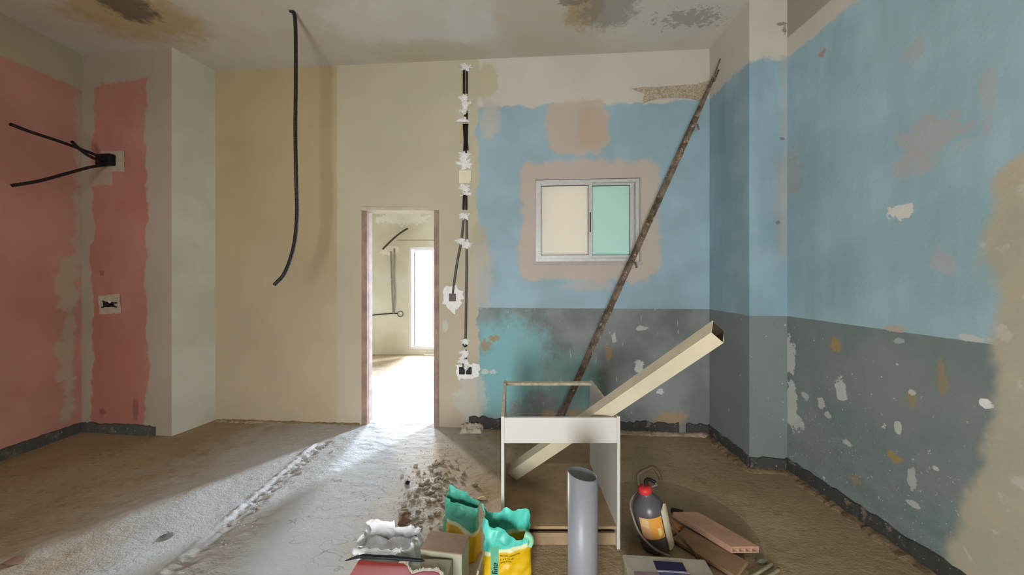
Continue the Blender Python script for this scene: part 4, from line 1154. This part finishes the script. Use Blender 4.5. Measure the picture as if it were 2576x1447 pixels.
for i in range(26):
    y = rs.uniform(1.7, 3.0); x = -1.55 + rs.gauss(0, .05)
    chunk(protos[i % 7], x, y, rs.uniform(.007, .015), 'small grey crumb lying along the chased floor channel', 'crumbs along the channel')
def special(u, v, r, seed, mat, label, flat=.6, name='rubble_chunk', cat='rubble'):
    me = chunk_mesh(seed, flat); me.materials.append(mat); q = floorp(u, v)
    o = bpy.data.objects.new(name, me); COL.objects.link(o); o.location = (q.x, q.y, fh(q.x, q.y) + r * flat * .5); o.scale = (r, r, r); tag(o, label, cat); return o
special(1015, 1322, .036, 5, M_RUBB, 'large brown rubble lump just behind the white sack', .9)
special(1020, 1298, .026, 6, M_RUBB, 'smaller brown rubble lump behind the larger brown one', .6)
special(1025, 1218, .020, 7, M_DARKBOX, 'small black lump on the bright dusty floor', .9, 'black_scrap', 'scrap')
special(1195, 1222, .026, 8, M_RUB, 'pale crumbled lump on the floor left of the cabinet', .7)
special(1213, 1255, .034, 9, simple('pale_chip', (206, 186, 160), .9, .1, 20), 'flat pale chip lying behind the teal sacks', .25, 'plaster_chip', 'chip')
special(655, 1281, .022, 10, M_RUB, 'grey lump beside the chased channel', .6)
special(420, 1352, .040, 11, simple('grey_chip', (120, 116, 112), .9, .2, 20), 'dark grey slat fragment on the floor left of the channel', .22, 'slate_fragment', 'fragment')
special(40, 1412, .045, 13, M_RUBB, 'flat brown lump at the lower left of the floor', .2)
special(1915, 1415, .030, 14, simple('grey_green_rag', (150, 148, 130), .9, .25, 20, .6), 'grey crumpled scrap right of the clay tile', .5, 'cloth_scrap', 'scrap')
for k, (du, dv) in enumerate(((0, 0), (16, 14))):
    o = tube('stick', [floorp(1890 + du, 1441 + dv, .03), floorp(1918 + du, 1424 + dv, .035), floorp(1944 + du, 1408 + dv, .03)], .008, simple('grey_stick', (150, 142, 118), .9, .2, 40), seg=7)
    o.location.z -= .02
    tag(o, ('upper' if k == 0 else 'lower') + ' of two short grey sticks right of the clay tile', 'stick')
# crumpled plastic film at the foot of the wall under the chase
V, Fc = [], []; n = 26; q0 = wb(1188, 1078); 
for i in range(n + 1):
    for j in range(n + 1):
        x = (i / n - .5) * .20; y = (j / n - .5) * .11
        edge = max(abs(i / n - .5), abs(j / n - .5)) * 2
        z = (1 - edge ** 3) * (.045 + .05 * abs(fbm((x * 22, y * 22, 7), 1, 3))) + .03 * fbm((x * 30, y * 30, 2), 1, 2) * (1 - edge ** 4) + .035 * max(0, y / .055) ** 2
        if math.hypot(x + .01, y + .02) < .035: z *= .35
        V.append((x + .02 * fbm((y * 20, 0, 5), 1, 2), y, max(.002, z)))
        if i and j: b_ = i * (n + 1) + j; Fc.append((b_, b_ - 1, b_ - n - 2, b_ - n - 1))
o = mesh('plastic_film', V, Fc, simple('crumpled_pale_film', (204, 192, 176), .5, .1, 20, .2, .5), None, True)
o.location = (q0.x, back_y(q0.x) - .075, fh(q0.x, back_y(q0.x) - .075)); tag(o, 'crumpled pale plastic film on the floor below the wiring run', 'plastic film')
# fine crumbs nobody could count
V, Fc = [], []
for i in range(900):
    if i < 520: x = -.55 + rs.gauss(0, .16); y = 2.2 + rs.gauss(0, .35)
    elif i < 700: x = -1.56 + rs.gauss(0, .07); y = rs.uniform(1.6, 3.0)
    else: x = rs.uniform(-2.4, 1.7); y = rs.uniform(1.7, 3.05)
    if y > 3.05 or y < 1.95 or (-.08 < x < .57 and y < 2.45) or x > .6: continue
    r = rs.uniform(.002, .006); z = fh(x, y) + r * .4; b_ = len(V); a = rs.uniform(0, 6)
    V += [(x + r * math.cos(a + k * 1.57) * rs.uniform(.7, 1.3), y + r * math.sin(a + k * 1.57), z - r * .3) for k in range(4)] + [(x, y, z + r * .7)]
    Fc += [(b_ + k, b_ + (k + 1) % 4, b_ + 4) for k in range(4)]
o = mesh('plaster_crumbs', V, Fc, M_RUB); tag(o, 'fine plaster crumbs scattered over the floor', 'crumbs', kind='stuff')

# --- wiring on the far wall of the next room
fw = empty('far_wiring', wf(990, 640)); tag(fw, 'unfinished wiring run with a black tube stub on the far wall beyond the doorway', 'wiring')
set_world(tube('tube_stub', [wf(963, 627, .04), wf(985, 605, .10), wf(1005, 588, .16), wf(1025, 575, .22)], .016, simple('brown_black_tube', (62, 46, 42), .5, .2, 20), seg=8, hollow=.03), fw)
M_GREYL = simple('grey_plastered_conduit', (150, 142, 132), .7, .15, 20)
for pts_, r, mt in (([(983, 632), (984, 690), (986, 740), (989, 788)], .010, M_GREYL), ([(992, 625), (991, 690), (993, 740), (991, 790)], .012, M_GREYL), ([(931, 794), (955, 791), (985, 789), (1000, 789)], .009, M_BLK)):
    set_world(tube('conduit', [wf(u, v, .013) for u, v in pts_], r, mt, seg=8, smooth_n=5), fw)
ring = [wf(1007 + 7 * math.cos(a), 790 + 7 * math.sin(a), .006) for a in [2 * math.pi * k / 20 for k in range(21)]]
set_world(tube('round_mark', ring, .005, M_BLK, seg=6, smooth_n=1), fw)
bm = bmesh.new(); bm_box(bm, (-.03, -.022, -.05), (.03, -.001, .05), .006, Matrix.Translation(wf(989, 707))); set_world(from_bm('junction', bm, M_GREYL), fw)
